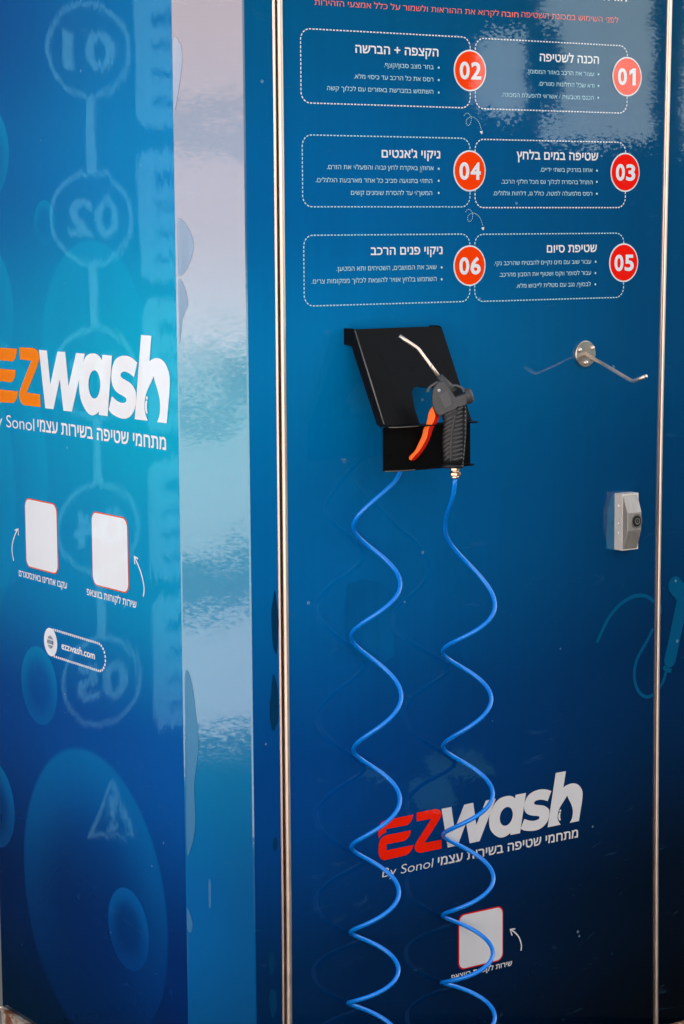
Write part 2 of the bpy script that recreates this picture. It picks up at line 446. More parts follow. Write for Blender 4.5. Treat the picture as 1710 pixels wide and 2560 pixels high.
def put(mb, plane, s, u0, u1, v, h, bold=0.0, off=.0006, mi=0, ref='ה', shear=0.0):
    vs, fs = glyphs(s, bold); rv, _ = glyphs(ref, bold)
    x0, x1 = min(p[0] for p in vs), max(p[0] for p in vs)
    hr = max(p[1] for p in rv)-min(p[1] for p in rv); yb = min(p[1] for p in rv)
    sx, sy = (u1-u0)/(x1-x0), h/hr
    out = []
    for x, y in vs:
        yy = (y-yb)*sy; out.append(plane.w(u0+(x-x0)*sx+shear*yy, v+yy, off))
    mb.add(out, fs, mi)

# ================================================================== the setting
def sheet(name, x0, x1, y0, y1, z, m, n=1):
    mb = MB(); mb.quad((x0, y0, z), (x1, y0, z), (x1, y1, z), (x0, y1, z)); return structure(mb.build(name, m))
def mat_ground(name, rgb, amt=.3):
    m = bpy.data.materials.new(name); m.use_nodes = True; nt = m.node_tree; nt.nodes.clear()
    bs = N(nt, 'ShaderNodeBsdfDiffuse'); out = N(nt, 'ShaderNodeOutputMaterial'); nt.links.new(bs.outputs[0], out.inputs[0])
    c = N(nt, 'ShaderNodeRGB'); c.outputs[0].default_value = (*rgb, 1)
    nz = noise(nt, (1.2, 1.2, 1), 6, .65); f = math_n(nt, 'MULTIPLY_ADD', nz, 2*amt, 1-amt)
    cc = N(nt, 'ShaderNodeCombineXYZ')
    for i in range(3): nt.links.new(f, cc.inputs[i])
    nt.links.new(mix(nt, 1.0, c.outputs[0], cc.outputs[0], 'MULTIPLY'), bs.inputs['Color']); return m
CONC = mat_ground('forecourt_concrete', (.46, .45, .44), .12)
SHADE_RIGHT = mat_ground('shade_dark_ground', (.010, .010, .011))  # near-black colour stands in for shaded ground
sheet('ground', -70, 70, -70, 70, 0.0, CONC)
sheet('shade_ground_right', -.45, 40, -40, -.12, .008, SHADE_RIGHT)  # added dark sheet in place of shade, darkens what the door mirrors
SHADE_NEAR = mat_ground('shade_dark_paving', (.028, .029, .031), .25)
sheet('shade_ground_near', -3.15, 2.2, -2.25, 5.5, .004, SHADE_NEAR)  # added dark sheet where the ground lies in shadow by the cabinet

# ================================================================== the wash cabinet
TOP = 2.28; YB = .7765; XR = 1.55
ZF, ZS = .133, .149
cab = thing('wash_cabinet', 'tall blue self-service car wash cabinet wrapped in printed film', 'wash machine', (0, 0, 0))

# side panel ------------------------------------------------------------
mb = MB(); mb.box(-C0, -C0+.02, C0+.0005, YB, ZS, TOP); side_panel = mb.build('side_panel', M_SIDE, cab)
# corner post: a flat chamfer with slightly rounded arrises
mb = MB(); n = 5
prof = []
for t in range(n+1):
    a = t/n; prof.append((-C0 + .002*a*a*0 + .0, C0 + .012*(1-a)))
prof = [(-C0, C0), (-C0+.0015, C0-.0022), (-.0022-.0005, .0015-.0005), (0.0, -.0002)]
back = [(-C0+.02, C0), (0.0, .02)]
pr = prof+[(0.004, .012), (-C0+.018, C0-.002)]
vs = [(x, y, z) for z in (ZF, TOP) for x, y in pr]; k = len(pr)
mb.add(vs, [(i, (i+1) % k, k+(i+1) % k, k+i) for i in range(k)] + [tuple(reversed(range(k))), tuple(range(k, 2*k))])
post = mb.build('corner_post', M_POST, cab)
# trim x positions read along the height (the right-hand trim bows a little)
zs = [ZF+.0+i*(TOP-ZF)/40 for i in range(41)]
def xat(pairs, z):
    q = sorted((front(x, y).z, front(x, y).x) for x, y in pairs)
    if z <= q[0][0]: i = 0
    elif z >= q[-1][0]: i = len(q)-2
    else: i = max(j for j in range(len(q)-1) if q[j][0] <= z)
    (z0, x0), (z1, x1) = q[i], q[i+1]
    if z < q[0][0]: return x0
    if z > q[-1][0]: return x1
    t = (z-z0)/(z1-z0); return x0+(x1-x0)*t
LT = [(704.5, 0), (707.2, 240), (727.9, 2320), (729, 2560)]
xl = lambda z: xat(LT, z)                                   # outer (right) edge of the left door trim
RT = [(1678.6, 0), (1676.4, 100), (1671, 330), (1661.3, 790), (1654.5, 1100), (1649.7, 1420), (1645.6, 1780), (1643.5, 2120), (1643.2, 2460), (1643.6, 2560)]
zz_ = [front(x, y).z for x, y in RT]; xx_ = [front(x, y).x for x, y in RT]
def xr(z):                                                  # smooth cubic-ish fit
    ws = [math.exp(-((z-a)/.16)**2) for a in zz_]
    if sum(ws) < 1e-6: return xx_[0] if z > 1.5 else xx_[-1]
    s0 = sum(ws); mz = sum(w*a for w, a in zip(ws, zz_))/s0; mx = sum(w*a for w, a in zip(ws, xx_))/s0
    c = sum(w*(a-mz)**2 for w, a in zip(ws, zz_)); k = sum(w*(a-mz)*(b-mx) for w, a, b in zip(ws, zz_, xx_))/c if c > 1e-9 else 0
    return mx + max(-.03, min(.03, k))*(z-mz)
def vstrip(mb, fx0, fx1, y0, y1, mi=0):
    """strip between two x(z) curves; y0 front, y1 back"""
    vs = []
    for z in zs: vs += [(fx0(z), y1, z), (fx0(z), y0, z), (fx1(z), y0, z), (fx1(z), y1, z)]
    fs = []
    for i in range(len(zs)-1):
        for a in range(3): fs.append((i*4+a, i*4+a+1, i*4+4+a+1, i*4+4+a))
    mb.add(vs, fs, mi)
def capstrip(mb, fx0, fx1, h, y1, mi=0, n=7):
    vs = []
    for z in zs:
        x0, x1 = fx0(z), fx1(z)
        for k in range(n):
            a = math.pi*k/(n-1); vs.append(((x0+x1)/2-(x1-x0)/2*math.cos(a), y1-(h*math.sin(a)**.6 if 0 < k < n-1 else 0), z))
    fs = [(i*n+a, i*n+a+1, i*n+n+a+1, i*n+n+a) for i in range(len(zs)-1) for a in range(n-1)]
    mb.add(vs, fs, mi, True)
# front frame left, right; door leaf
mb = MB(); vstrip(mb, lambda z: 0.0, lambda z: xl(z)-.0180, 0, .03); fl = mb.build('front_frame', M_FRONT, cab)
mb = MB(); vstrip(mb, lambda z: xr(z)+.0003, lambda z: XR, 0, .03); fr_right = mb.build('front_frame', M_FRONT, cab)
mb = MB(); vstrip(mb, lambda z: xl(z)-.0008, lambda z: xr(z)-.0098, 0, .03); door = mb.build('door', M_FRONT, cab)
mb = MB(); vstrip(mb, lambda z: xl(z)-.0180, lambda z: xl(z)-.0008, .022, .024); mb.build('door_gap', DARK, cab)
mb = MB(); vstrip(mb, lambda z: xr(z)-.0098, lambda z: xr(z)+.0003, .022, .024); mb.build('door_gap', DARK, cab)
wide0 = lambda z: xl(z)-.0086
mb = MB(); capstrip(mb, wide0, xl, .004, .0); vstrip(mb, wide0, lambda z: wide0(z)+.0012, .0, .02); mb.build('door_trim', STEEL, cab)
t0 = lambda z: xl(z)-.0178; 
def t1(z): f = max(0, min(1, (z-.3)/1.7)); return t0(z)+.0022+.0018*f
mb = MB(); capstrip(mb, t0, t1, .003, .0); vstrip(mb, t0, t1, .0, .02); mb.build('frame_trim', STEEL, cab)
mb = MB(); capstrip(mb, lambda z: xr(z)-.0062, xr, .004, .0); mb.build('frame_trim', STEEL, cab)
def r1(z): f = max(0, min(1, (z-1.25)/.6)); return xr(z)-.0098+.0002+.0024*f
mb = MB(); capstrip(mb, lambda z: xr(z)-.0098, r1, .003, .0); mb.build('door_trim', STEEL, cab)
# body behind, roof, base rails
mb = MB(); mb.box(.006, XR, .0320, C0+.02, ZF, TOP-.002); mb.box(-C0+.021, XR, C0+.021, YB, ZS, TOP-.002); mb.build('body', DARK, cab)
mb = MB(); mb.box(-C0-.01, XR+.01, -.02, YB+.02, TOP+.001, TOP+.06); mb.build('roof', plain('roof_blue', (.0, .06, .17), .4), cab)
def mat_rust():
    m, nt, bs = newmat('rusty_white_paint')
    f = noise(nt, (22, 22, 9), 6, .65, .6)
    c = ramp(nt, f, [(.40, (.62, .60, .55)), (.50, (.52, .42, .32)), (.56, (.26, .09, .03)), (.75, (.12, .04, .018))], 'LINEAR')
    nt.links.new(c, bs.inputs['Base Color']); bs.inputs['Roughness'].default_value = .6
    nt.links.new(bump(nt, f, .002), bs.inputs['Normal']); return m
RUST = mat_rust()
mb = MB(); mb.box(-C0-.004, -C0+.03, C0, YB-.003, .045, ZS-.001); mb.box(-C0-.009, -C0+.03, C0, YB-.003, ZS-.006, ZS-.0005)
mb.build('base_rail', RUST, cab)
mb = MB(); mb.box(0, XR, -.004, .04, .045, ZF-.001); mb.build('base_rail', RUST, cab)
for x, y in ((.02, .05), (XR-.08, .05), (.02, YB-.1), (XR-.08, YB-.1)):
    mb = MB(); mb.box(x, x+.06, y, y+.06, 0.0, .045); mb.build('foot', STEEL_D, cab)

# ------------------------------------------------------------------ printed instructions on the door
def c1(x, y): return (720+x/3.136, 40+y/3.136)
def c2(x, y): return (1180+x/3.136, 40+y/3.136)
def c3(x, y): return (720+x/3.136, 520+y/3.136)
def c4(x, y): return (1180+x/3.136, 520+y/3.136)
def c5(x, y): return (700+x/1.5525, 320+y/1.5525)
mb = MB()
letter(mb, FR, heb('הוראות שימוש'), (1392, -7.5), (1566.5, 4), 26, .020)
mb.build('header_lettering', W_F, door)
mb = MB()
letter(mb, FR, heb('לפני השימוש במכונת השטיפה'), (1303, 44), (1545, 56), 12.5, 0.0, mi=0)
letter(mb, FR, heb('חובה'), (1253.7, 41.5), (1296, 43.6), 12.5, .018, mi=0)
letter(mb, FR, heb('לקרוא את ההוראות ולשמור על כלל אמצעי הזהירות'), (785.7, 11.6), (1247, 40.8), 12.5, 0.0, mi=0)
mb.build('warning_lettering', PINK, door)

BOX = {  # number: (left, right, top y at left, bottom y at left) measured on the print, title and lines
 '02': dict(cl=(1424, 428), f=c1, l=(750.9, 103.8), r=(1175.2, 120), t=(771, 71.9), b=(774.2, 257.5), crop=c1,
   title=('הקצפה + הברשה', (527, 291), (1178, 317), 62),
   lines=[('בחר מצב סבון/קצף.', (752, 402), (1140, 416)), ('רסס את כל הרכב עד כיסוי מלא.', (515, 491), (1138, 513)), ('השתמש במברשת באזורים עם לכלוך קשה', (305, 584), (1138, 608))],
   bul=[(1180, 405), (1180, 502), (1180, 600)], lh=33),
 '01': dict(cl=(1213, 476), f=c2, l=(1187.8, 119.7), r=(1568, 140), t=(1203.9, 95.8), b=(1203.9, 271.8), crop=c2,
   title=('הכנה לשטיפה', (530, 356), (993, 375), 60),
   lines=[('עצור את הרכב באזור המסומן.', (430, 452), (955, 469)), ('ודא שכל החלונות סגורים.', (520, 548), (957, 560)), ('הכנס מטבעות / אשראי להפעלת המכונה.', (228, 637), (952, 653))],
   bul=[(990, 457), (990, 548), (988, 641)], lh=31),
 '04': dict(cl=(1421, 1214.5), f=c1, l=(755, 360), r=(1174.6, 400), t=(780.6, 337.5), b=(777, 517), crop=c1,
   title=('ניקוי ג\'אנטים', (733, 1110), (1192, 1117), 60),
   lines=[('אחוז/י באקדח לחץ גבוה והפעל/י את הזרם.', (303, 1199), (1140, 1210)), ('התז/י בתנועה סביב כל אחד מארבעת הגלגלים.', (138, 210), (590, 214)), ('המשך/י עד להסרת שומנים קשים', (275, 259), (590, 261))],
   bul=[(1180, 1198), (615, 205), (615, 252)], lh=33),
 '03': dict(cl=(1338, 172), f=c5, l=(1187.2, 400), r=(1563.5, 400), t=(1205.5, 348.4), b=(1202, 519), crop=c2,
   title=('שטיפה במים בלחץ', (348, 1126), (987, 1131), 60),
   lines=[('אחוז בגרניק בשתי ידיים.', (533, 1221), (943, 1223)), ('התחל בהסרת לכלוך גס מכל חלקי הרכב.', (858, 217), (1212, 217)), ('רסס מלמעלה למטה, כולל גג, דלתות וגלגלים.', (826, 262), (1211, 262))],
   bul=[(978, 1212), (1229, 209), (1229, 255)], lh=31),
 '06': dict(cl=(1420.5, 452), f=c3, l=(758.9, 615.7), r=(1174.2, 620), t=(780.6, 588.2), b=(780.6, 764.9), crop=c3,
   title=('ניקוי פנים הרכב', (648, 368), (1210, 363), 60),
   lines=[('שאב את המושבים, השטיחים ותא המטען.', (378, 490), (1163, 483)), ('השתמש בלחץ אוויר להוצאת לכלוך ממקומות צרים.', (183, 589), (1163, 576))],
   bul=[(1203, 466), (1203, 559)], lh=34),
 '05': dict(cl=(1186, 428.5), f=c4, l=(1186.4, 603), r=(1559, 620), t=(1205.5, 585.7), b=(1205.5, 753.4), crop=c4,
   title=('שטיפת סיום', (585, 350), (977, 345), 58),
   lines=[('עבור שוב עם מים נקיים להבטיח שהרכב נקי.', (172, 447), (932, 438)), ('עבור לסופר ווקס ושטוף את הסבון מהרכב.', (212, 537), (932, 525)), ('לבסוף, נגב עם מטלית לייבוש מלא.', (345, 625), (930, 613))],
   bul=[(968, 421), (966, 510), (965, 598)], lh=31)}
for num, b in BOX.items():
    u0, u1 = FR.uv(*b['l'])[0], FR.uv(*b['r'])[0]; v1, v0 = FR.uv(*b['t'])[1], FR.uv(*b['b'])[1]
    mb = MB(); dashes(mb, FR, rrect(u0, u1, v0, v1, .0175), .0019, .0044, .0021, .0005, closed=True)
    mb.build('dashed_border', W_F if num in ('01', '02', '03') else CY_F, door)
    mb = MB()
    s, L, Rt, h = b['title']
    letter(mb, FR, heb(s), b['crop'](*L), b['crop'](*Rt), h/3.136, .020, mi=0)
    for (s, L, Rt), bp in zip(b['lines'], b['bul']):
        big = num in ('03', '04') and s not in (b['lines'][0][0],)
        cf = c5 if big else b['crop']
        letter(mb, FR, heb(s), cf(*L), cf(*Rt), b['lh']/3.136*.93, 0.0, mi=1)
        flat(mb, FR, [circ(*FR.uv(*cf(*bp)), .0019, 12)], .0006, 1)
    mb.build('instruction_lettering', [W_F, CY_F], door)
for num, b in BOX.items():
    cu, cv = FR.uv(*b['f'](*b['cl'])); mb = MB()
    r = .0338
    flat(mb, FR, [circ(cu, cv, r)], .0010, 0); flat(mb, FR, [circ(cu, cv, r*.925)], .0016, 1)
    put(mb, FR, '0', cu-r*.66, cu-r*.045, cv-r*.44, r*.86, .030, .0022, 0, '0')
    if num == '01': flat(mb, FR, [[(cu+r*a, cv+r*b_) for a, b_ in ((.33, -.43), (.56, -.43), (.56, .43), (.36, .43), (.11, .29), (.11, .08), (.33, .19))]], .0024, 0)
    else: put(mb, FR, num[1], cu+r*.03, cu+r*.66, cv-r*.44, r*.86, .030, .0024, 0, '0')
    red = num in ('01', '03', '05')
    mb.build('number_badge', [W_F, RED_F if num in ('03', '05') else ORG_F], door, 'red round number badge' if num in ('03', '05') else 'orange round number badge')
def q(x, y): return FR.uv(1120+x/6.907, 260+y/6.907)
LOOP = [(275, 205), (290, 175), (322, 158), (355, 168), (385, 205), (398, 245), (395, 290), (380, 340), (345, 372), (315, 345), (310, 300), (325, 260), (360, 235), (400, 222), (450, 235), (500, 275), (540, 340), (560, 400), (572, 450)]
for dx, dy in ((0, 0), (26, 1661)):
    mb = MB(); pth = smooth_path([q(x+dx, y+dy) for x, y in LOOP], 6, False)
    dashes(mb, FR, pth, .0011, .0018, .0016, .0006)
    flat(mb, FR, [[q(545+dx, 476+dy), q(572+dx, 466+dy), q(598+dx, 463+dy), q(590+dx, 505+dy), q(578+dx, 524+dy), q(566+dx, 510+dy)]], .0006, 1)
    mb.build('curly_arrow', [CY_F, W_F], door)

# ------------------------------------------------------------------ the logo, traced once and printed on two faces
def A(x, y): p = SI.uv(x/7.127, 850+y/7.127); return ((p[0]+.5584)/.44328, (p[1]-1.2999)/.44328)
def B(x, y): p = SI.uv(190+x/6.272, 830+y/6.272); return ((p[0]+.5584)/.44328, (p[1]-1.2999)/.44328)
def Cc(x, y): p = FR.uv(930+x/7.84, 2010+y/7.84); return ((p[0]-.3758)/.30632, (p[1]-.5557)/.30632)
def tr(fn, pts): return smooth_path([(*fn(p[0], p[1]), *p[2:]) for p in pts], 6)
LOGO_E = [tr(Cc, [(805, 205, 'c'), (785, 280), (745, 355), (680, 412, 'c'), (270, 490, 'c'), (270, 555, 'c'), (190, 595), (130, 675, 'c'), (118, 575, 'c'), (132, 450), (170, 372), (260, 315, 'c')]),
          tr(Cc, [(755, 515, 'c'), (740, 590), (700, 660), (640, 710), (590, 728, 'c'), (280, 787, 'c'), (280, 908, 'c'), (805, 800, 'c'), (780, 880), (730, 950), (680, 990), (640, 1005, 'c'), (300, 1085), (220, 1095), (160, 1060), (130, 980), (125, 860), (140, 740), (190, 660), (270, 610), (340, 598, 'c')])]
LOGO_Z = [tr(A, [(355, 130, 'c'), (560, 140, 'c'), (620, 150), (680, 200), (705, 290), (700, 370), (670, 460), (640, 545, 'c'), (480, 935, 'c'), (720, 970, 'c'), (728, 1195, 'c'), (480, 1165, 'c'), (420, 1155), (370, 1090), (350, 1000), (355, 930), (375, 850, 'c'), (565, 368, 'c'), (362, 345, 'c')])]
w_ = tr(A, [(703, 175, 'c'), (845, 185, 'c'), (905, 790, 'c'), (1035, 205, 'c'), (1170, 210, 'c'), (1230, 820, 'c'), (1365, 230, 'c'), (1520, 243, 'c'), (1290, 1275, 'c'), (1140, 1260, 'c'), (1073, 700, 'c'), (960, 1232, 'c'), (815, 1215, 'c')])
a_ = tr(B, [(270, 335), (210, 350), (150, 410), (110, 510), (70, 660), (60, 800), (70, 960), (100, 1090), (150, 1200), (210, 1280), (270, 1305), (330, 1285), (372, 1245, 'c'), (370, 1300, 'c'), (510, 1318, 'c'), (578, 370, 'c'), (425, 357, 'c'), (422, 445, 'c'), (385, 385), (330, 343)])
ah = [B(302+93*math.cos(2*math.pi*k/40), 822+222*math.sin(2*math.pi*k/40)) for k in range(40)]
s_ = tr(B, [(970, 480, 'c'), (900, 415), (830, 380), (760, 370), (690, 385), (630, 430), (590, 510), (565, 620), (563, 740), (580, 830), (620, 910), (680, 965), (750, 1005), (790, 1035), (800, 1070), (790, 1095), (755, 1112), (700, 1105), (640, 1070), (570, 1003, 'c'), (520, 1220, 'c'), (570, 1280), (640, 1325), (700, 1350), (750, 1360), (800, 1355), (860, 1320), (910, 1250), (940, 1160), (950, 1040), (945, 940), (915, 870), (860, 800), (780, 750), (730, 720), (710, 690), (710, 660), (730, 630), (765, 620), (810, 630), (860, 660), (918, 710, 'c')])
h_ = tr(B, [(1030, 45, 'c'), (1192, 58, 'c'), (1160, 465, 'c'), (1200, 430), (1270, 408), (1340, 425), (1400, 480), (1450, 580), (1478, 700), (1480, 850), (1470, 1000, 'c'), (1433, 1430, 'c'), (1283, 1412, 'c'), (1315, 1320), (1328, 1200), (1325, 1100), (1310, 1000), (1280, 880), (1245, 770), (1227, 690, 'c'), (1190, 780), (1130, 910), (1100, 1000), (1085, 1100), (1083, 1200), (1100, 1290), (1135, 1390, 'c'), (930, 1368, 'c')])
dot_ = [B(1121+15*math.cos(2*math.pi*k/16), 1033+28*math.sin(2*math.pi*k/16)) for k in range(16)]
drop_ = tr(B, [(1113, 1072), (1128, 1088), (1122, 1150), (1124, 1200), (1132, 1270), (1118, 1280), (1098, 1230), (1090, 1160), (1096, 1100)])
def logo(plane, u0, v0, sc, mats, parent):
    T = lambda l: [(u0+sc*a, v0+sc*b) for a, b in l]
    mb = MB()
    for l in LOGO_E + LOGO_Z: flat(mb, plane, [T(l)], .0007, 0)
    for i, l in enumerate((w_, s_, h_, dot_, drop_)): flat(mb, plane, [T(l)], .0009+.0001*i, 1)
    flat(mb, plane, [T(a_), T(ah)], .0016, 1)
    return mb.build('logo_print', mats, parent)
logo(SI, -.5584, 1.2999, .44328, [ORG_S, W_S], side_panel)
logo(FR, .3758, .5557, .30632, [RED_LOGO, GR_F], door)
TAG = 'מתחמי שטיפה בשירות עצמי'
def a3(x, y): return (x/3.484, 820+y/3.484)
mb = MB()
letter(mb, SI, heb(TAG), a3(330, 898), a3(1450, 1064), 30.5, .018)
letter(mb, SI, 'By Sonol', a3(-75, 845), a3(303, 898), 20.5, -.004, ref='o')
mb.build('tagline_lettering', W_S, side_panel)
def a4(x, y): return (920+x/2.8, 1880+y/2.8)
mb = MB()
letter(mb, FR, heb(TAG), a4(488, 795), a4(1468, 598), 20.5, .018)
letter(mb, FR, 'By Sonol', a4(97, 880), a4(450, 806), 15, -.006, ref='o', shear=.16)
mb.build('tagline_lettering', GR_F, door)

# ------------------------------------------------------------------ blank code cards, captions, arrows
def card(plane, cu, cv, s, mats, parent):
    mb = MB(); flat(mb, plane, [rrect(cu-s/2, cu+s/2, cv-s/2, cv+s/2, s*.13)], .0006, 0)
    flat(mb, plane, [rrect(cu-s/2+.0022, cu+s/2-.0022, cv-s/2+.0022, cv+s/2-.0022, s*.12)], .0012, 1)
    return mb.build('code_card', mats, parent)
def a5(x, y): return (x/4.3556, 1200+y/4.3556)
card(SI, -.5662, 1.0710, .1255, [BRD_S, W_S], side_panel)
card(SI, -.3141, 1.0706, .1275, [BRD_S, W_S], side_panel)
mb = MB(); letter(mb, SI, heb('עקבו אחרינו באינסטגרם'), a5(210, 1045), a5(735, 1187), 15, .018); mb.build('caption_lettering', W_S, side_panel)
mb = MB(); letter(mb, SI, heb('שירות לקוחות בווצאפ'), a5(950, 1253), a5(1490, 1393), 16, .018); mb.build('caption_lettering', W_S, side_panel)
def arrow(plane, fn, pts, head, w, m, parent):
    mb = MB(); p = smooth_path([plane.uv(*fn(*q_)) for q_ in pts], 8, False); ribbon(mb, plane, p, w, .0006)
    ribbon(mb, plane, [plane.uv(*fn(*q_)) for q_ in head], w, .0008); return mb.build('arrow_print', m, parent)
def a6(x, y): return (x/2.376, 780+y/2.376)
arrow(SI, a5, [(152, 880), (135, 770), (140, 690), (165, 600), (197, 535)], [(165, 548), (202, 532), (206, 604)], .0030, W_S, side_panel)
arrow(SI, a6, [(853, 1690), (858, 1640), (845, 1570), (825, 1510), (800, 1453)], [(804, 1498), (799, 1450), (822, 1465)], .0030, W_S, side_panel)
def a7(x, y): return (860+x/2.24, 1880+y/2.24)
p0, p1 = FR.uv(*a7(637, 1060)), FR.uv(*a7(891, 1020)); q0, q1 = FR.uv(*a7(765, 886)), FR.uv(*a7(765, 1193))
card(FR, (p0[0]+p1[0])/2, (q0[1]+q1[1])/2, (p1[0]-p0[0]+q0[1]-q1[1])/2, [BRD_F, GR_F], door)
mb = MB(); letter(mb, FR, heb('שירות לקוחות בווצאפ'), a7(600, 1268), a7(940, 1202), 11.5, .018); mb.build('caption_lettering', GR_F, door)
arrow(FR, a7, [(990, 1112), (992, 1080), (980, 1040), (958, 1012), (930, 993)], [(940, 1027), (928, 992), (957, 990)], .0024, GR_F, door)
# web address pill on the side
def a8(x, y): return (x/5.2267, 1540+y/5.2267)
mb = MB(); cu, cv = SI.uv(*a8(666, 340)); r = abs(SI.uv(*a8(666, 158))[1]-SI.uv(*a8(666, 525))[1])/2
flat(mb, SI, [circ(cu, cv, r)], .0008, 0)
for k, (y0, y1) in enumerate(((-.14, .14), (.22, .45), (-.45, -.22))):
    hw = lambda v: math.sqrt(max(.0, .2116-v*v))
    pts = [(-hw(y0), y0), (hw(y0), y0), (hw((y0+y1)/2), (y0+y1)/2), (hw(y1), y1), (-hw(y1), y1), (-hw((y0+y1)/2), (y0+y1)/2)]
    flat(mb, SI, [[(cu+a*r, cv+b_*r) for a, b_ in pts]], .0014, 1)
for x in (-.26, -.09, .09, .26): ribbon(mb, SI, [(cu+x*r, cv-r*.44), (cu+x*r*1.1, cv), (cu+x*r, cv+r*.44)], r*.05, .0018, 0)
ue = SI.uv(*a8(1382, 590))[0]
path = [(cu+r*.35, cv+r*.94)] + [(ue-r+r*math.cos(R(90-a)), cv+r*.94*math.sin(R(90-a))) for a in range(0, 181, 10)] + [(cu+r*.35, cv-r*.94)]
dashes(mb, SI, path, .0042, .0048, .0026, .0006)
letter(mb, SI, 'ezzwash.com', a8(808, 432), a8(1245, 570), 13.5, .022, ref='o')
mb.build('web_address_print', [W_S, GLOBE], side_panel)

# spray lance graphic across door and frame
def a9(x, y): return FR.uv(1460+x/6.272, 1420+y/6.272)
mb = MB()
ribbon(mb, FR, smooth_path([a9(*p) for p in [(195, 1170), (330, 880), (450, 690), (600, 540), (760, 450), (900, 430), (1010, 460), (1095, 530)]], 6, False), .0068, .0006)
ribbon(mb, FR, smooth_path([a9(*p) for p in [(1080, 950), (980, 1150), (850, 1380), (795, 1550), (785, 1720), (820, 1870), (880, 1970), (970, 2020), (1040, 2010), (1085, 1985)]], 6, False), .0062, .0006)
mb.build('lance_hose_print', TEAL_F, door)
mb = MB()
ribbon(mb, FR, smooth_path([a9(*p) for p in [(1192, 560), (1205, 640), (1196, 730)]], 6, False), .0045, .0006)
ribbon(mb, FR, smooth_path([a9(*p) for p in [(1180, 1880), (1240, 1770), (1290, 1610)]], 6, False), .006, .0006)
ribbon(mb, FR, [a9(1238, 1550), a9(1290, 1590), a9(1362, 1615)], .008, .0008)
def capsule(p, q_, w):
    p, q_ = Vector(p), Vector(q_); d = (q_-p).normalized(); a0 = math.atan2(d.y, d.x)
    return [(q_.x+w*math.cos(a0-math.pi/2+math.pi*k/12), q_.y+w*math.sin(a0-math.pi/2+math.pi*k/12)) for k in range(13)] + [(p.x+w*math.cos(a0+math.pi/2+math.pi*k/12), p.y+w*math.sin(a0+math.pi/2+math.pi*k/12)) for k in range(13)]
flat(mb, FR, [capsule(a9(1345, 1440), a9(1560, 420), .0140)], .0006)
flat(mb, FR, [capsule(a9(1420, 270), a9(1660, 560), .0165)], .0009)
mb.build('lance_print', TEAL_F, fr_right)

# wear: film residue beside the lock, faint patches on frame and door, peeled edge of the post film
def blob(u, v, ru, rv, n=22, j=.22):
    ph = [random.uniform(0, 6.28) for _ in range(3)]
    return [(u+ru*math.cos(a)*(1+j*math.sin(2*a+ph[0])*.5+j*math.sin(3*a+ph[1])*.5), v+rv*math.sin(a)*(1+j*math.sin(3*a+ph[2])*.6)) for a in [2*math.pi*k/n for k in range(n)]]
def kk(x, y): return FR.uv(1380+x/3.912, 820+y/3.912)
mb = MB()
flat(mb, FR, [[kk(612, 1615), kk(575, 1650), kk(545, 1780), kk(532, 1950), kk(528, 2090), kk(520, 2165), kk(612, 2172)]], .0005)
mb.build('film_residue', STAIN_F, door)
for px, py, a, b_ in ((690, 1560, .006, .05), (690, 1760, .008, .045), (688, 2110, .004, .012), (678, 2405, .006, .020), (682, 2506, .007, .024)):
    mb = MB(); u, v = FR.uv(px, py); u = min(u, xl(v)-.0185-a*1.2); flat(mb, FR, [blob(u, v, a, b_)], .0005); mb.build('film_residue', STAIN_D, fl)
mb = MB(); flat(mb, FR, [[FR.uv(*p) for p in ((868, 1462), (905, 1448), (950, 1455), (978, 1480), (982, 1560), (986, 1640), (960, 1655), (900, 1650), (872, 1610), (862, 1540))]], .0005); mb.build('film_residue', STAIN_M, door)
# peeled and overlapping film along the left arris of the corner post
class PostPlane(Plane):
    def __init__(s): pass
    def uv(s, px, py):
        p = hit(px, py, (0, 0, 0), (1, 1, 0)); return ((p.x-p.y)/math.sqrt(2), p.z)
    def w(s, u, v, off): q = 1/math.sqrt(2); return Vector((u*q-off*q-.0006, -u*q-off*q-.0006, v))
PO = PostPlane()
for pts in ([(433, 104), (449, 106), (456, 140), (452, 190), (441, 262), (436, 262)],
            [(444, 552), (462, 556), (480, 590), (484, 622), (470, 668), (448, 690), (445, 640)],
            [(447, 700), (462, 720), (470, 760), (456, 800), (450, 860), (448, 800)],
            [(463, 1690), (478, 1700), (491, 1790), (496, 1870), (486, 1960), (489, 2060), (478, 2118), (467, 2122), (466, 1900)],
            [(468, 2270), (476, 2285), (482, 2310), (478, 2330), (469, 2322)], [(522, 2205), (527, 2203), (528, 2262), (523, 2264)]):
    mb = MB(); flat(mb, PO, [smooth_path([PO.uv(*p) for p in pts], 4)], .0006); mb.build('film_edge', PEEL, post)
# ------------------------------------------------------------------ door lock
lx0, lx1 = .7608, .8010; lz0, lz1 = 1.0379, 1.1384
mb = MB()
zc = (lz0+lz1)/2
prof = [(lz1-.0035, -.0205), (lz1-.0040, -.0225), (lz1-.033, -.0330), (lz0+.036, -.0330), (lz0+.0025, -.0225), (lz0+.002, -.0205)]
xo = [(.0004, .0350), (.0008, .0345), (.0012, .0345), (.0012, .0345), (.0008, .0345), (.0004, .0345)]
vs = [(lx0+a[0]+.001, y, z) for (z, y), a in zip(prof, xo)] + [(lx0+a[1], y, z) for (z, y), a in zip(prof, xo)]
k = len(prof)
mb.add(vs, [(i, i+1, k+i+1, k+i) for i in range(k-1)] + [tuple(range(k)), tuple(range(k, 2*k))])
vs = [(lx0+.0007, -.0206, z) for z in (lz1-.0035, lz0+.002)]
lock = mb.build('door_lock', CASTM, cab, fixn=True)
mod = lock.modifiers.new('edges', 'BEVEL'); mod.width = .0012; mod.segments = 2; mod.limit_method = 'ANGLE'
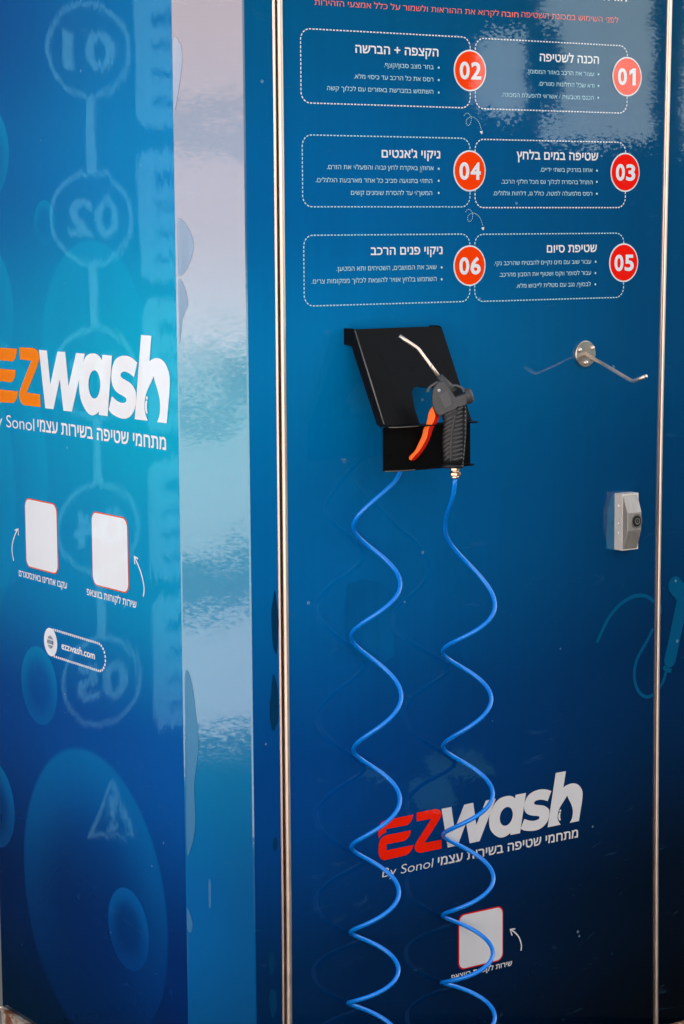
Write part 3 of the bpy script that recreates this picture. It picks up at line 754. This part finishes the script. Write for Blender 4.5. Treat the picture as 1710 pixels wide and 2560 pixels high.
mb = MB(); mb.box(lx0, lx1-.002, -.0205, 0.0, lz0, lz1); base_ = mb.build('lock_base', CASTL, lock, fixn=True)
mb = MB(); lc = Vector((lx0+.0225, -.0331, front(1380+805/3.912, 820+1890/3.912, -.033).z))
def disc(mb, c, r, d0, d1, mi=0, n=28, axis=Vector((0, -1, 0))):
    a = axis.normalized(); mb.tube([c+a*d0, c+a*d1], r, n, mi, True, False)
disc(mb, lc, .0125, -.002, .0012, 0); disc(mb, lc, .0098, 0, .0016, 1); disc(mb, lc, .0062, 0, .0030, 0); disc(mb, lc, .0035, 0, .0034, 1); disc(mb, lc, .0014, 0, .0040, 0)
mb.build('lock_cylinder', [STEEL_D, DARK], lock)
for zz in (lz1-.022, zc-.003, zc-.020):
    mb = MB(); mb.tube([(lx0+.0004, -.010, zz), (lx0-.0016, -.010, zz)], [.0032, .0022], 10); mb.build('rivet', CASTL, lock)

# ================================================================== hook
hk = thing('wall_hook', 'small steel rod hook on a round plate riveted to the blue door', 'hook', (.6885, 0, 1.3875))
hc = Vector((.6885, 0, 1.3875))
mb = MB(); mb.tube([hc, hc+Vector((0, -.0040, 0)), hc+Vector((0, -.0050, 0))], [.0228, .0228, .0218], 40, smooth=False); mb.build('back_plate', STEEL_D, hk)
for px, py in ((275, 215), (400, 195), (335, 340)):
    p = front(1380+px/3.912, 820+py/3.912, -.006)
    mb = MB(); mb.tube([(p.x, -.005, p.z), (p.x, -.0066, p.z), (p.x, -.0078, p.z), (p.x, -.0083, p.z)], [.0042, .0040, .0028, .0008], 14); mb.build('rivet', STEEL, hk)
pa, pb, pd = Vector((.6872, -.004, 1.3881)), Vector((.6872, -.1276, 1.3454)), Vector((.6872, -.1608, 1.3565))
pts = [pa, pa.lerp(pb, .5), pa.lerp(pb, .93), pa.lerp(pb, .975)+Vector((0, 0, .0004)), pb+Vector((0, .0005, .0012)), pb.lerp(pd, .12)+Vector((0, 0, .0005)), pb.lerp(pd, .3), pd]
mb = MB(); mb.tube(pts, .0034, 14); mb.tube([pd, pd.lerp(pb, -.06)], [.0036, .0022], 14); mb.build('hook_rod', STEEL, hk)

# ================================================================== gun holder
GX0, GX1 = .1817, .3553
hold = thing('gun_holder', 'black folded metal holder for the air gun, bolted to the blue door', 'holder', (GX0, 0, 1.22))
T = .0022
yt, zt, yb, zb = -.030, 1.4464, -.1115, 1.2968           # slanted face, top and bottom edge
ax = Vector((1, 0, 0)); dn = Vector((0, yb-yt, zb-zt)); H = dn.length; dn.normalize(); nv = Vector((0, -1, 0)); nv = dn.cross(ax).normalized()
if nv.y > 0: nv = -nv
O = Vector((GX0, yt, zt)); W = GX1-GX0
def hp(x, y): return (840+x/3.92, 780+y/3.92)
def onface(x, y):
    p = hit(*hp(x, y), O, nv); return ((p-O).dot(ax), (p-O).dot(dn))
sl = [onface(*p) for p in [(815, 1075), (775, 960), (745, 800), (755, 745), (800, 728), (860, 735)]]
xs1 = sl[-1][0]+.052
outline = [(0, .004), (.003, 0), (W-.010, 0), (W-.003, .003), (W, .010), (W, H), (xs1+.004, H), (xs1+.006, H*.75), (xs1+.004, sl[-1][1]+.02), (xs1-.012, sl[-1][1]+.004)] + [sl[5], sl[4], sl[3], sl[2], sl[1], (sl[0][0], H)] + [(0, H)]
mb = MB(); mb.prism(outline, (O, ax, dn, nv), -T, 0.0); mb.build('slanted_plate', BLACK, hold, fixn=True)
# side rims folded back towards the door, and the mounting tabs
def rim(x, sgn):
    mb = MB(); O2 = Vector((x, 0, 0))
    p = [O+dn*.003, O+dn*(H-.012), O+dn*H]
    bk = lambda pt, d: (pt.y+d, pt.z)
    pts = [(yt, zt-.001), (yb, zb), (yb+.010, zb-.0035), (yb+.021, zb+.001), (yt+.012+(-.0105), zt-.040), (yt+.008, zt-.0275), (-.0005, zt-.0255), (-.0005, zt+.0005), (yt+.006, zt+.0008)]
    mb.prism([(a, b) for a, b in pts], (O2, Vector((0, 1, 0)), Vector((0, 0, 1)), ax*sgn), 0, T)
    return mb.build('side_flange', BLACK, hold, fixn=True)
rim(GX0-.0001, 1); rim(GX1+.0001, -1)
mb = MB(); mb.tube([O+dn*.003+nv*.0003, O+dn*(H-.003)+nv*.0003], .0011, 8); mb.build('worn_edge', EDGE, hold)
# shelves and lower plate
def shelf(z, y0, y1, slot, name):
    r = .014
    po = [(GX0, y0), (GX0, y1+r*.9)] + [(GX0+r*1.6*(1-math.cos(R(a))), y1+r*.9*(1-math.sin(R(a)))) for a in range(15, 91, 15)]
    po += [(GX1-.006, y1), (GX1-.001, y1+.004), (GX1, y1+.008), (GX1, y0)]
    mb = MB()
    if slot:
        a, b = slot
        lo = po; hole = [(a, y0-.003), (b, y0-.003), (b, y1+.0045), (a, y1+.0045)]
        O3 = Vector((0, 0, z))
        for zz in (z, z-T):
            tri = tessellate_polygon([[Vector((x, y, 0)) for x, y in lo], [Vector((x, y, 0)) for x, y in hole]])
            mb.add([(x, y, zz) for x, y in lo+hole], [tuple(t) for t in tri])
        for lp in (lo, hole):
            n = len(lp)
            mb.add([(x, y, zz) for zz in (z, z-T) for x, y in lp], [(i, (i+1) % n, n+(i+1) % n, n+i) for i in range(n)])
    else:
        mb.prism(po, (Vector((0, 0, z-T)), Vector((1, 0, 0)), Vector((0, 1, 0)), Vector((0, 0, 1))), 0, T)
    o = mb.build(name, BLACK, hold, fixn=True)
    mb = MB(); e = [(GX0+.0005, y1+r*.9, z-T/2)] + [(GX0+r*1.6*(1-math.cos(R(a))), y1+r*.9*(1-math.sin(R(a)))-.0002, z-T/2) for a in range(15, 91, 15)] + [(GX0+.05, y1-.0002, z-T/2)]
    mb.tube(e, .0008, 6); mb.build('worn_edge', EDGE, hold)
shelf(zb-.0005, yb+.0006, -.1345, (GX0+.072, GX0+.150), 'shelf')
ylow, zlow = -.1060, 1.2262
shelf(zlow, ylow, -.1245, None, 'shelf')
mb = MB(); mb.prism([(GX0+.0003, zlow-.0006), (GX1-.0003, zlow-.0006), (GX1-.0003, zb-.003), (GX0+.0003, zb-.003)], (Vector((0, 0, 0)), Vector((1, 0, 0)), Vector((0, 0, 1)), Vector((0, -1, 0))), .1060, .1082)
mb.build('lower_plate', BLACK, hold, fixn=True)
mb = MB(); mb.box(GX0+.115, GX1-.02, -.1055, -.0005, 1.262, 1.264); mb.build('bracket', BLACK, hold)

# ================================================================== air blow gun
GO = front(1131, 1085, -.150)
GE = Vector((.8225, -.5688, 0)).normalized(); GZ = Vector((0, 0, 1)); GN = Vector((-.5688, -.8225, 0)).normalized()
def gp(x, y):
    p = hit(1000+x/7.827, 920+y/7.827, GO, GN); return ((p-GO).dot(GE), (p-GO).z)
gun = thing('air_gun', 'black and grey air blow gun with orange trigger resting in the holder', 'air gun', tuple(GO))
FRM = (GO, GE, GZ, GN)
def pg(pts, seg=5): return smooth_path([(*gp(p[0], p[1]), *p[2:]) for p in pts], seg)
# nozzle
def np_(x, y, d):
    p = hit(840+x/3.92, 780+y/3.92, GO, GN); return p + GN*d
mb = MB(); mb.tube([np_(622, 233, 0), np_(710, 294, 0), np_(790, 348, 0), np_(806, 361, 0), np_(822, 381, 0), np_(930, 527, 0), np_(1022, 650, 0)], .00285, 14)
mb.tube([np_(926, 522, 0), np_(936, 534, 0)], .0031, 14); mb.build('nozzle', STEEL, gun)
# body
mb = MB()
mb.tube([GO+GE*a+GZ*b for a, b in (gp(770, 158), gp(905, 305), gp(1040, 470))], [.0052, .0060, .0085], 16)
mb.prism(pg([(745, 262, 'c'), (850, 250, 'c'), (960, 385), (1080, 560, 'c'), (1200, 515), (1330, 468, 'c'), (1352, 560), (1290, 720, 'c'), (1110, 800, 'c'), (940, 868, 'c'), (765, 945, 'c'), (690, 860), (640, 745), (622, 640), (628, 520), (652, 390)]), FRM, -.0105, .0115, bevel=.0022)
mb.tube([GO+GE*a+GZ*b+GN*.001 for a, b in (gp(1290, 560), gp(1370, 540), gp(1425, 525))], [.0125, .0125, .0085], 18)
mb.build('gun_body', GUNP, gun, fixn=True)
mb = MB(); mb.prism(pg([(765, 530, 'c'), (780, 510, 'c'), (915, 425, 'c'), (935, 432, 'c'), (1025, 690, 'c'), (1015, 715, 'c'), (885, 790, 'c'), (862, 780, 'c')]), FRM, .011, .0123, bevel=.0004); mb.build('raised_plate', GUNL, gun, fixn=True)
a, b = gp(758, 428); pr_ = GO+GE*a+GZ*b
mb = MB(); mb.tube([pr_+GN*.0112, pr_+GN*.0127, pr_+GN*.0131, pr_+GN*.0131, pr_+GN*.0122, pr_+GN*.0121], [.0024, .0024, .0020, .0012, .0009, .0002], 16); mb.build('rivet', RIVET, gun)
def band(pts, w, d, m, name, depth=0.0):
    p = [Vector((*gp(*q_), 0)) for q_ in pts]; p = [Vector(x) for x in [(a, b, 0) for a, b in smooth_path([(v.x, v.y) for v in p], 5, False)]]
    L = []; Rr = []
    for i in range(len(p)):
        t = (p[min(i+1, len(p)-1)]-p[max(i-1, 0)]).normalized(); nn = Vector((-t.y, t.x, 0))*w/2
        L.append(p[i]+nn); Rr.append(p[i]-nn)
    poly = [(v.x, v.y) for v in L]+[(v.x, v.y) for v in reversed(Rr)]
    mb = MB(); mb.prism(poly, FRM, depth-d, depth+d, bevel=.0008); return mb.build(name, m, gun, fixn=True)
band([(748, 262), (680, 305), (605, 352), (562, 400), (537, 470)], .0036, .004, GUNL, 'hanging_hook', .001)
band([(1005, 352), (1060, 340), (1120, 345), (1195, 380), (1245, 425), (1262, 470)], .0034, .004, GUNL, 'hanging_hook', .001)
# grip: lofted, elliptic in section, with herringbone ribs
rows = [(740, 1050, 1300), (830, 930, 1302), (930, 808, 1302), (1030, 850, 1305), (1150, 845, 1300), (1300, 826, 1295), (1450, 820, 1284), (1600, 828, 1270), (1750, 842, 1256), (1880, 855, 1245)]
mb = MB(); n = 24; vs = []; GD = .0120
def sect(y):
    for (y0, l0, r0), (y1, l1, r1_) in zip(rows, rows[1:]):
        if y0 <= y <= y1: t = (y-y0)/(y1-y0); return l0+(l1-l0)*t, r0+(r1_-r0)*t
    return rows[-1][1:]
for y, l, r_ in rows:
    (a0, b0), (a1, b1) = gp(l, y), gp(r_, y); ca, ra, bz = (a0+a1)/2, (a1-a0)/2, (b0+b1)/2
    for k in range(n):
        th = 2*math.pi*k/n; cs, sn = math.cos(th), math.sin(th)
        vs.append(GO+GE*(ca+ra*math.copysign(abs(cs)**.75, cs))+GZ*bz+GN*(GD*math.copysign(abs(sn)**.75, sn)))
mb.add(vs, [(i*n+k, i*n+(k+1) % n, i*n+n+(k+1) % n, i*n+n+k) for i in range(len(rows)-1) for k in range(n)], 0, True)
mb.add(vs[:n], [tuple(range(n))]); mb.add(vs[-n:], [tuple(range(n))])
def gdepth(x, y):
    l, r_ = sect(y); q_ = max(-1, min(1, (x-(l+r_)/2)/((r_-l)/2))); cs = abs(q_)**(1/.75); return GD*max(0.0, 1-cs*cs)**(.375)
def rib(pts, r0, mi):
    P = []
    for x, y in pts:
        a, b = gp(x, y); P.append(GO+GE*a+GZ*b+GN*(gdepth(x, y)-r0*.25))
    mb.tube(P, [r0*.5]+[r0]*(len(P)-2)+[r0*.55], 8, mi)
def spine(y):
    S = [(760, 1100), (900, 1075), (1050, 1040), (1250, 1000), (1480, 988), (1860, 990)]
    for (y0, x0), (y1, x1) in zip(S, S[1:]):
        if y0 <= y <= y1: return x0+(x1-x0)*(y-y0)/(y1-y0)
    return S[-1][1] if y > 1000 else S[0][1]
y = 985
while y < 1830:
    x1 = spine(max(800, y-75)); x0 = sect(min(1880, y+55))[0]+6
    rib([(x0+(x1-12-x0)*t, y+55-120*t) for t in (0, .25, .5, .75, 1)], .00195, 1); y += 86
y = 790
while y < 1840:
    x0 = spine(y)+26; x1 = 1215 if y > 800 else 1225
    rib([(x0+(x1-x0)*t, y+12-50*t**1.3) for t in (0, .2, .5, .8, 1)], .0020, 1); y += 82
rib([(spine(y_), y_) for y_ in range(880, 1861, 60)], .0012, 1)
rib([(835, 960), (900, 905), (1000, 860), (1080, 820)], .0016, 1)
yy = 745
while yy < 1840:
    xq = 1272 if yy < 1300 else 1272-(yy-1300)*.078
    rib([(xq, yy), (xq-1, yy+16), (xq-2, yy+32)], .00055, 2); yy += 84
mb.build('grip', [GRIPM, RIB, SEAM], gun)
mb = MB(); ca, cb = gp(1028, 1910); w2 = (gp(1243, 1910)[0]-gp(808, 1910)[0])/2
vs = []
for d, s in ((-.0035, .90), (-.0025, 1.0), (.0005, 1.0), (.003, .88)):
    vs += [GO+GE*(ca+w2*s*math.cos(2*math.pi*k/28))+GN*(.0138*s*math.sin(2*math.pi*k/28))+GZ*(cb+d) for k in range(28)]
mb.add(vs, [(i*28+k, i*28+(k+1) % 28, i*28+28+(k+1) % 28, i*28+28+k) for i in range(3) for k in range(28)], 0, True)
mb.add(vs[:28], [tuple(range(28))]); mb.add(vs[-28:], [tuple(range(28))]); mb.build('grip_base', GRIPM, gun, fixn=True)
# trigger: orange face, red flank
Lp = [(632, 755), (575, 850), (550, 935), (535, 1020), (505, 1115), (462, 1190), (430, 1330), (350, 1500), (290, 1620), (205, 1705), (178, 1745), (182, 1785)]
Mp = [(668, 840), (690, 920), (672, 1000), (640, 1075), (592, 1125), (555, 1195), (530, 1340), (450, 1500), (375, 1620), (280, 1720), (225, 1790), (205, 1800)]
Rp = [(700, 860), (762, 960), (752, 1015), (715, 1090), (680, 1135), (645, 1195), (600, 1340), (528, 1500), (455, 1620), (370, 1725), (300, 1795), (250, 1815)]
def sm(l): return smooth_path([gp(*p) for p in l], 4, False)
L_, M_, R_ = sm(Lp), sm(Mp), sm(Rp); mb = MB()
def tp(l, d): return [GO+GE*a+GZ*b+GN*d for a, b in l]
r0, r1_, r2, r3 = tp(L_, .0035), tp(M_, .0050), tp(R_, -.001), tp(L_, -.0045)
n = len(r0)
for A_, B_, mi in ((r0, r1_, 0), (r1_, r2, 1), (r2, r3, 1), (r3, r0, 0)):
    mb.add(A_+B_, [(i, i+1, n+i+1, n+i) for i in range(n-1)], mi)
for e in (0, -1): mb.add([r0[e], r1_[e], r2[e], r3[e]], [(0, 1, 2, 3)], 0)
mb.build('trigger', [TRO, TRR], gun, fixn=True)
# brass fitting
def fit_seg(mb, y0, y1, l, r_, n):
    a0, b0 = gp((l+r_)/2, y0); a1, b1 = gp((l+r_)/2, y1); rr = (gp(r_, y0)[0]-gp(l, y0)[0])/2
    vs = [];
    for (a, b), s in (((a0, b0-.0002), .9), ((a0, b0-.0009), 1), ((a1, b1+.0009), 1), ((a1, b1+.0002), .9)):
        vs += [GO+GE*(a+rr*s*math.cos(2*math.pi*(k+.25)/n))+GN*(rr*s*math.sin(2*math.pi*(k+.25)/n))+GZ*b for k in range(n)]
    mb.add(vs, [(i*n+k, i*n+(k+1) % n, i*n+n+(k+1) % n, i*n+n+k) for i in range(3) for k in range(n)], 0, n > 8)
    mb.add(vs[:n], [tuple(range(n))]); mb.add(vs[-n:], [tuple(range(n))])
mb = MB(); fit_seg(mb, 1925, 2008, 975, 1172, 6); fit_seg(mb, 2006, 2042, 1005, 1155, 20); fit_seg(mb, 2040, 2104, 965, 1195, 6); fit_seg(mb, 2102, 2166, 1000, 1150, 20)
mb.build('hose_fitting', BRASS, gun, fixn=True)

# ================================================================== coiled hose
def spl(xs, ys, x):
    """monotone-ish Catmull-Rom through (xs, ys)"""
    n = len(xs); i = max(0, min(n-2, max([j for j in range(n-1) if xs[j] <= x] or [0])))
    def sl(j):
        if j == 0: return (ys[1]-ys[0])/(xs[1]-xs[0])
        if j == n-1: return (ys[-1]-ys[-2])/(xs[-1]-xs[-2])
        return (ys[j+1]-ys[j-1])/(xs[j+1]-xs[j-1])
    h = xs[i+1]-xs[i]; t = (x-xs[i])/h
    return (2*t**3-3*t*t+1)*ys[i]+(t**3-2*t*t+t)*h*sl(i)+(-2*t**3+3*t*t)*ys[i+1]+(t**3-t*t)*h*sl(i+1)
E1 = Vector((.8225, -.5688, 0)); E2 = Vector((-.5688, -.8225, 0))   # sideways to the camera, and towards it
def coil(ext, first_left, ydepth, lead=None):
    """ext: pixels of successive extreme points left/right; returns centre-line points"""
    ths = []; cs = []; zs_ = []; rs = []
    half = []
    for (x0, y0), (x1, y1) in zip(ext, ext[1:]):
        half.append((abs(x1-x0)/2, (x0+x1)/2, (y0+y1)/2))
    K_ = len(ext)
    for i, (px, py) in enumerate(ext):
        cand = [half[j] for j in (i-1, i) if 0 <= j < len(half)]
        rad = sum(c[0] for c in cand)/len(cand); cx = sum(c[1] for c in cand)/len(cand)
        yd = ydepth[min(i, len(ydepth)-1)]
        p = front(cx, py, yd); q_ = hit(px, py, p, E2)
        ths.append(i*math.pi); cs.append((p.x, yd)); zs_.append(q_.z); rs.append(abs((q_-p).dot(E1)))
    pts = []
    S = 26
    for i in range((K_-1)*S+1):
        th = i/S*math.pi
        cx = spl(ths, [c[0] for c in cs], th); cy = spl(ths, [c[1] for c in cs], th); z = spl(ths, zs_, th); r_ = spl(ths, rs, th)
        a = th + (math.pi if first_left else 0)
        pts.append(Vector((cx, cy, z)) + E1*(r_*math.cos(a)) + E2*(r_*math.sin(a)))
    return pts
LEX = [(884, 1316), (1000.6, 1459), (878, 1592), (1003, 1740), (883.6, 1874), (1000, 1998.5), (878.5, 2118), (997.4, 2230), (876.5, 2331), (996, 2424), (870.7, 2508), (997, 2600), (872, 2676)]
REX = [(1113, 1318), (1237, 1510), (1106.6, 1628), (1228, 1745), (1107.5, 1865.6), (1231.8, 1981.5), (1108, 2087), (1233.5, 2192.7), (1106.8, 2288), (1231.8, 2380), (1104, 2456.8), (1237, 2540), (1108, 2622), (1236, 2696)]
lc_ = coil(LEX, True, [-.052]*13)
rc_ = coil(REX, True, [-.104, -.082, -.066, -.058, -.054, -.052])
st = front(996.7, 1188, -.060)
def bez(p0, p1, p2, p3, n=14): return [p0*(1-t)**3+p1*3*t*(1-t)**2+p2*3*t*t*(1-t)+p3*t**3 for t in [i/n for i in range(n)]]
tl = (lc_[1]-lc_[0]).normalized()
lead_l = bez(Vector((.318, -.001, 1.255)), Vector((.318, -.050, 1.250)), front(1010, 1150, -.062), front(997, 1188, -.066), 10) + bez(front(997, 1188, -.066), front(985, 1222, -.070), lc_[0]-tl*.045, lc_[0], 16)
fb = GO+GE*gp(1075, 2150)[0]+GZ*gp(1075, 2150)[1]
tr_ = (rc_[1]-rc_[0]).normalized()
lead_r = bez(fb, fb+Vector((0, .002, -.045)), rc_[0]-tr_*.03+Vector((0, 0, .012)), rc_[0], 18)
le, re_ = lc_[-1], rc_[-1]
dl = (lc_[-1]-lc_[-2]).normalized(); dr = (rc_[-1]-rc_[-2]).normalized()
ub = bez(le, le+dl*.05, re_+dr*.05, re_, 20)
mb = MB(); mb.tube(lead_l+lc_[:-1]+ub+list(reversed(rc_))+list(reversed(lead_r)), .00375, 14)
hose = mb.build('coiled_hose', HOSE)
hose['label'] = 'bright blue coiled air hose hanging in two spirals below the black holder'; hose['category'] = 'hose'

# ================================================================== neighbouring signboard mirrored in the side film
BW = plain('board_pale_cyan', (.30, .85, .95), .5); BBLUE = plain('board_blue', (.0, .02, .07), .5); BORG = plain('board_orange', (.75, .12, .02), .5); BDK = plain('board_navy', (.01, .03, .10), .5)
YBD = 1.0
class Board(Plane):
    def __init__(s): pass
    def uv(s, px, py):
        p = hit(px, py, (0, YBD, 0), (0, 1, 0)); return (-2*C0-p.x, p.z)
    def w(s, u, v, off): return Vector((u, YBD-off, v))
BD = Board()
bu0, bu1 = BD.uv(560, 900)[0], BD.uv(-260, 900)[0]
board = thing('instruction_board', 'numbered washing instruction board seen only mirrored in the glossy side panel', 'sign board', ((bu0+bu1)/2, YBD, 0))
mb = MB(); mb.box(min(bu0, bu1), max(bu0, bu1), YBD, YBD+.03, .0045, 2.6); mb.build('board_panel', BBLUE, board)
for x in (bu0+.04, bu1-.04): 
    mb = MB(); mb.box(x-.02, x+.02, YBD+.031, YBD+.07, 0, 2.1); mb.build('leg', STEEL_D, board)
cents = [(212, 125, '01'), (221, 545, '02'), (237, 932, '03'), (253, 1320, '04'), (262, 1700, '05')]
boxes = [(-30, 320), (375, 705), (750, 1080), (1152, 1449), (1491, 1821)]
cu_ = sum(BD.uv(x, y)[0] for x, y, _ in cents)/5
cvs = [BD.uv(x, y)[1] for x, y, _ in cents]; rad = .094
for (x, y, t), v in zip(cents, cvs):
    mb = MB(); flat(mb, BD, [circ(cu_, v, rad)], .002, 0); flat(mb, BD, [circ(cu_, v, rad*.90)], .004, 1)
    put(mb, BD, t, cu_-rad*.62, cu_+rad*.62, v-rad*.4, rad*.8, .03, .006, 0, '0'); mb.build('number_badge', [BW, BDK], board)
for a, b in zip(cvs, cvs[1:]):
    mb = MB(); ribbon(mb, BD, [(cu_, a-rad), (cu_, b+rad)], .02, .002); mb.build('connector', BW, board)
for (y0, y1), (x, y, t) in zip(boxes, cents):
    ur = BD.uv(330 + (y0+y1)/2*.03, (y0+y1)/2)[0]; v1, v0 = BD.uv(400, y0)[1], BD.uv(400, y1)[1]
    mb = MB(); flat(mb, BD, [rrect(bu0+.005, ur, v0, v1, .03)], .002, 0)
    for k in range(4):
        vv = v1-(v1-v0)*(.22+.2*k); ribbon(mb, BD, [(ur-.04-.0*k, vv), (ur-.16+.02*k, vv)], .022 if k == 0 else .010, .004, 1)
    mb.build('text_panel', [BW, BDK], board)
tri_ = [BD.uv(277, 1955), BD.uv(330, 2090), BD.uv(225, 2090)]
mb = MB(); ribbon(mb, BD, tri_, .016, .002, 0, True); ribbon(mb, BD, [BD.uv(277, 1990), BD.uv(277, 2045)], .018, .003, 0); flat(mb, BD, [circ(*BD.uv(277, 2068), .011, 14)], .003, 0)
mb.build('warning_triangle', BW, board)

# ================================================================== unseen surroundings, partly added to shape what the gloss reflects
def via_front(px, py, dist):          # the point at y = -dist that the flat door mirrors at this pixel
    p = hit(px, py, (0, dist, 0), (0, 1, 0)); return Vector((p.x, -dist, p.z))
def via_post(px, py):                 # the ground point that the corner post mirrors at this pixel
    n = Vector((-1, -1, 0)).normalized(); p = hit(px, py, (0, 0, 0), n)
    d = (p-CAM).normalized(); r = d-n*2*d.dot(n); t = -p.z/r.z; return p+r*t
def via_post_dir(px, py, t):
    n = Vector((-1, -1, 0)).normalized(); p = hit(px, py, (0, 0, 0), n)
    d = (p-CAM).normalized(); r = d-n*2*d.dot(n); return p+r*t
DKB = mat_ground('blocker_dark', (.016, .018, .020), .2)
YY = 14.0
X = lambda px: via_front(px, 300, YY).x
Zp = lambda py: via_front(1300, py, YY).z
yard = thing('dark_blocker', 'unseen dark shelter with posts and a low wall mirrored in the top of the door', 'blocker', (X(1300), -YY, 0))  # unseen dark blocks added to darken the door's reflections
mb = MB(); mb.box(X(300), X(1055), -YY-3, -YY, 0, 5.2); mb.box(X(1055), X(1110), -YY-3, -YY, 0, Zp(245)); mb.box(X(1055), X(1110), -YY-3, -YY, Zp(140), 5.2); mb.box(X(1110), X(1188), -YY-3, -YY, 0, 5.2); mb.build('blocker_mass', DKB, yard)
mb = MB(); mb.box(X(1188), X(1352), -YY-.3, -YY, 0, Zp(290)); mb.box(X(1352), X(2600), -YY-.3, -YY, 0, Zp(352)); mb.build('blocker_wall', DKB, yard)
mb = MB(); mb.box(X(1352), X(1405), -YY-.25, -YY-.005, Zp(285), Zp(60)); mb.build('post', DKB, yard)
mb = MB(); mb.box(X(1675), X(1712), -YY-.25, -YY-.005, Zp(380), Zp(-100)); mb.build('post', DKB, yard)
mb = MB(); mb.box(X(1188), X(1352), -YY-3, -YY-.006, Zp(70), Zp(-40)); mb.build('roof', DKB, yard)
# a white hoarding turned to the sun, added as bright glare in the gaps of the shelter
hb = thing('sun_reflector', 'unseen pale hoarding mirrored between the posts of the shelter', 'reflector', (X(1500), -YY-17, 0))
hd = Vector((.2, .98, 0)); hs_ = Vector((-.98, .2, 0)); hc_ = Vector(via_front(1400, 300, YY+17)); hc_.z = 0
a, b = hc_-hs_*14, hc_+hs_*9; mb = MB()
mb.add([(p.x, p.y, z) for p in (a, b, b-hd*.1, a-hd*.1) for z in (0, 8)], [(0, 2, 3, 1), (2, 4, 5, 3), (4, 6, 7, 5), (6, 0, 1, 7), (1, 3, 5, 7)]); mb.build('reflector_face', mat_ground('reflector_white', (.66, .84, .90), .1), hb)
# yard wall and added dark patches imitating shadow bands on the pale forecourt
wl = thing('boundary_wall', 'pale plaster yard wall mirrored in the corner strip', 'wall', (-26, -14, 0))
d = Vector((.86, .51, 0)).normalized(); sd_ = Vector((-d.y, d.x, 0)); c = Vector((-26, -14, 0))
PW = mat_ground('pale_plaster', (.56, .47, .48), .1); PW2 = mat_ground('grey_plaster', (.36, .35, .40), .15)
def wallband(name, z0, z1, m, off):
    a, b = c-sd_*16+d*off, c+sd_*16+d*off; mb = MB()
    mb.add([(p.x, p.y, z) for p in (a, b, b-d*.3, a-d*.3) for z in (z0, z1)], [(0, 2, 3, 1), (2, 4, 5, 3), (4, 6, 7, 5), (6, 0, 1, 7), (1, 3, 5, 7), (0, 2, 4, 6)]); mb.build(name, m, wl)
wallband('wall_face', 0, 2.75, PW, 0); wallband('stripe', 2.755, 3.35, PW2, .02); wallband('upper_face', 3.355, 6.5, PW, 0)
def ground_patch(px0, px1, y0, y1, z, m, name, jag=.05):
    """irregular dark patch added on the forecourt for what the post mirrors"""
    lo = [via_post(px0+(px1-px0)*t/12, y1+random.uniform(-1, 1)*jag*(y1-y0)) for t in range(13)]
    hi_ = [via_post(px1-(px1-px0)*t/12, y0+random.uniform(-1, 1)*jag*(y1-y0)) for t in range(13)]
    mb = MB(); pl_ = [(p.x, p.y) for p in lo+hi_]
    tri = tessellate_polygon([[Vector((a, b, 0)) for a, b in pl_]])
    mb.add([(a, b, z) for a, b in pl_], [tuple(t) for t in tri]); structure(mb.build(name, m))
DARK_BAND = mat_ground('shade_band_strip', (.10, .10, .11), .25)
ground_patch(300, 800, 1400, 1535, .004, DARK_BAND, 'shade_band_strip')  # added dark strip imitates a shadow band in the post's reflection
ground_patch(505, 800, 935, 1010, .004, DARK_BAND, 'added_dark_patch', .2)  # added dark patches for further bands in the post's reflection
ground_patch(300, 520, 1010, 1060, .004, DARK_BAND, 'added_dark_patch', .2)

# unseen teal ground patches, added to make the glints low in the door
def via_front_ground(px, py):
    p = front(px, py); d = (p-CAM); t = -CAM.z/d.z; g = CAM+d*t; return (g.x, -g.y)
GLINT = mat_ground('teal_glint', (.035, .12, .125), .5)
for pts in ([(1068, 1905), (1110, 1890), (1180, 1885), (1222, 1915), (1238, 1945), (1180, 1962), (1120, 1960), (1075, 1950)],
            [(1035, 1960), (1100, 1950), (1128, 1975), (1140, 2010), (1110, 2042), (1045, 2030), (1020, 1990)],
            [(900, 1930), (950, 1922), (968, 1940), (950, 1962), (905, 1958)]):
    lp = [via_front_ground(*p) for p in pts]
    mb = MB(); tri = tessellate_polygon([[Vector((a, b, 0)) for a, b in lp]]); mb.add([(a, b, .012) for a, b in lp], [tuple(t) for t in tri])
    structure(mb.build('glint_patch', GLINT))
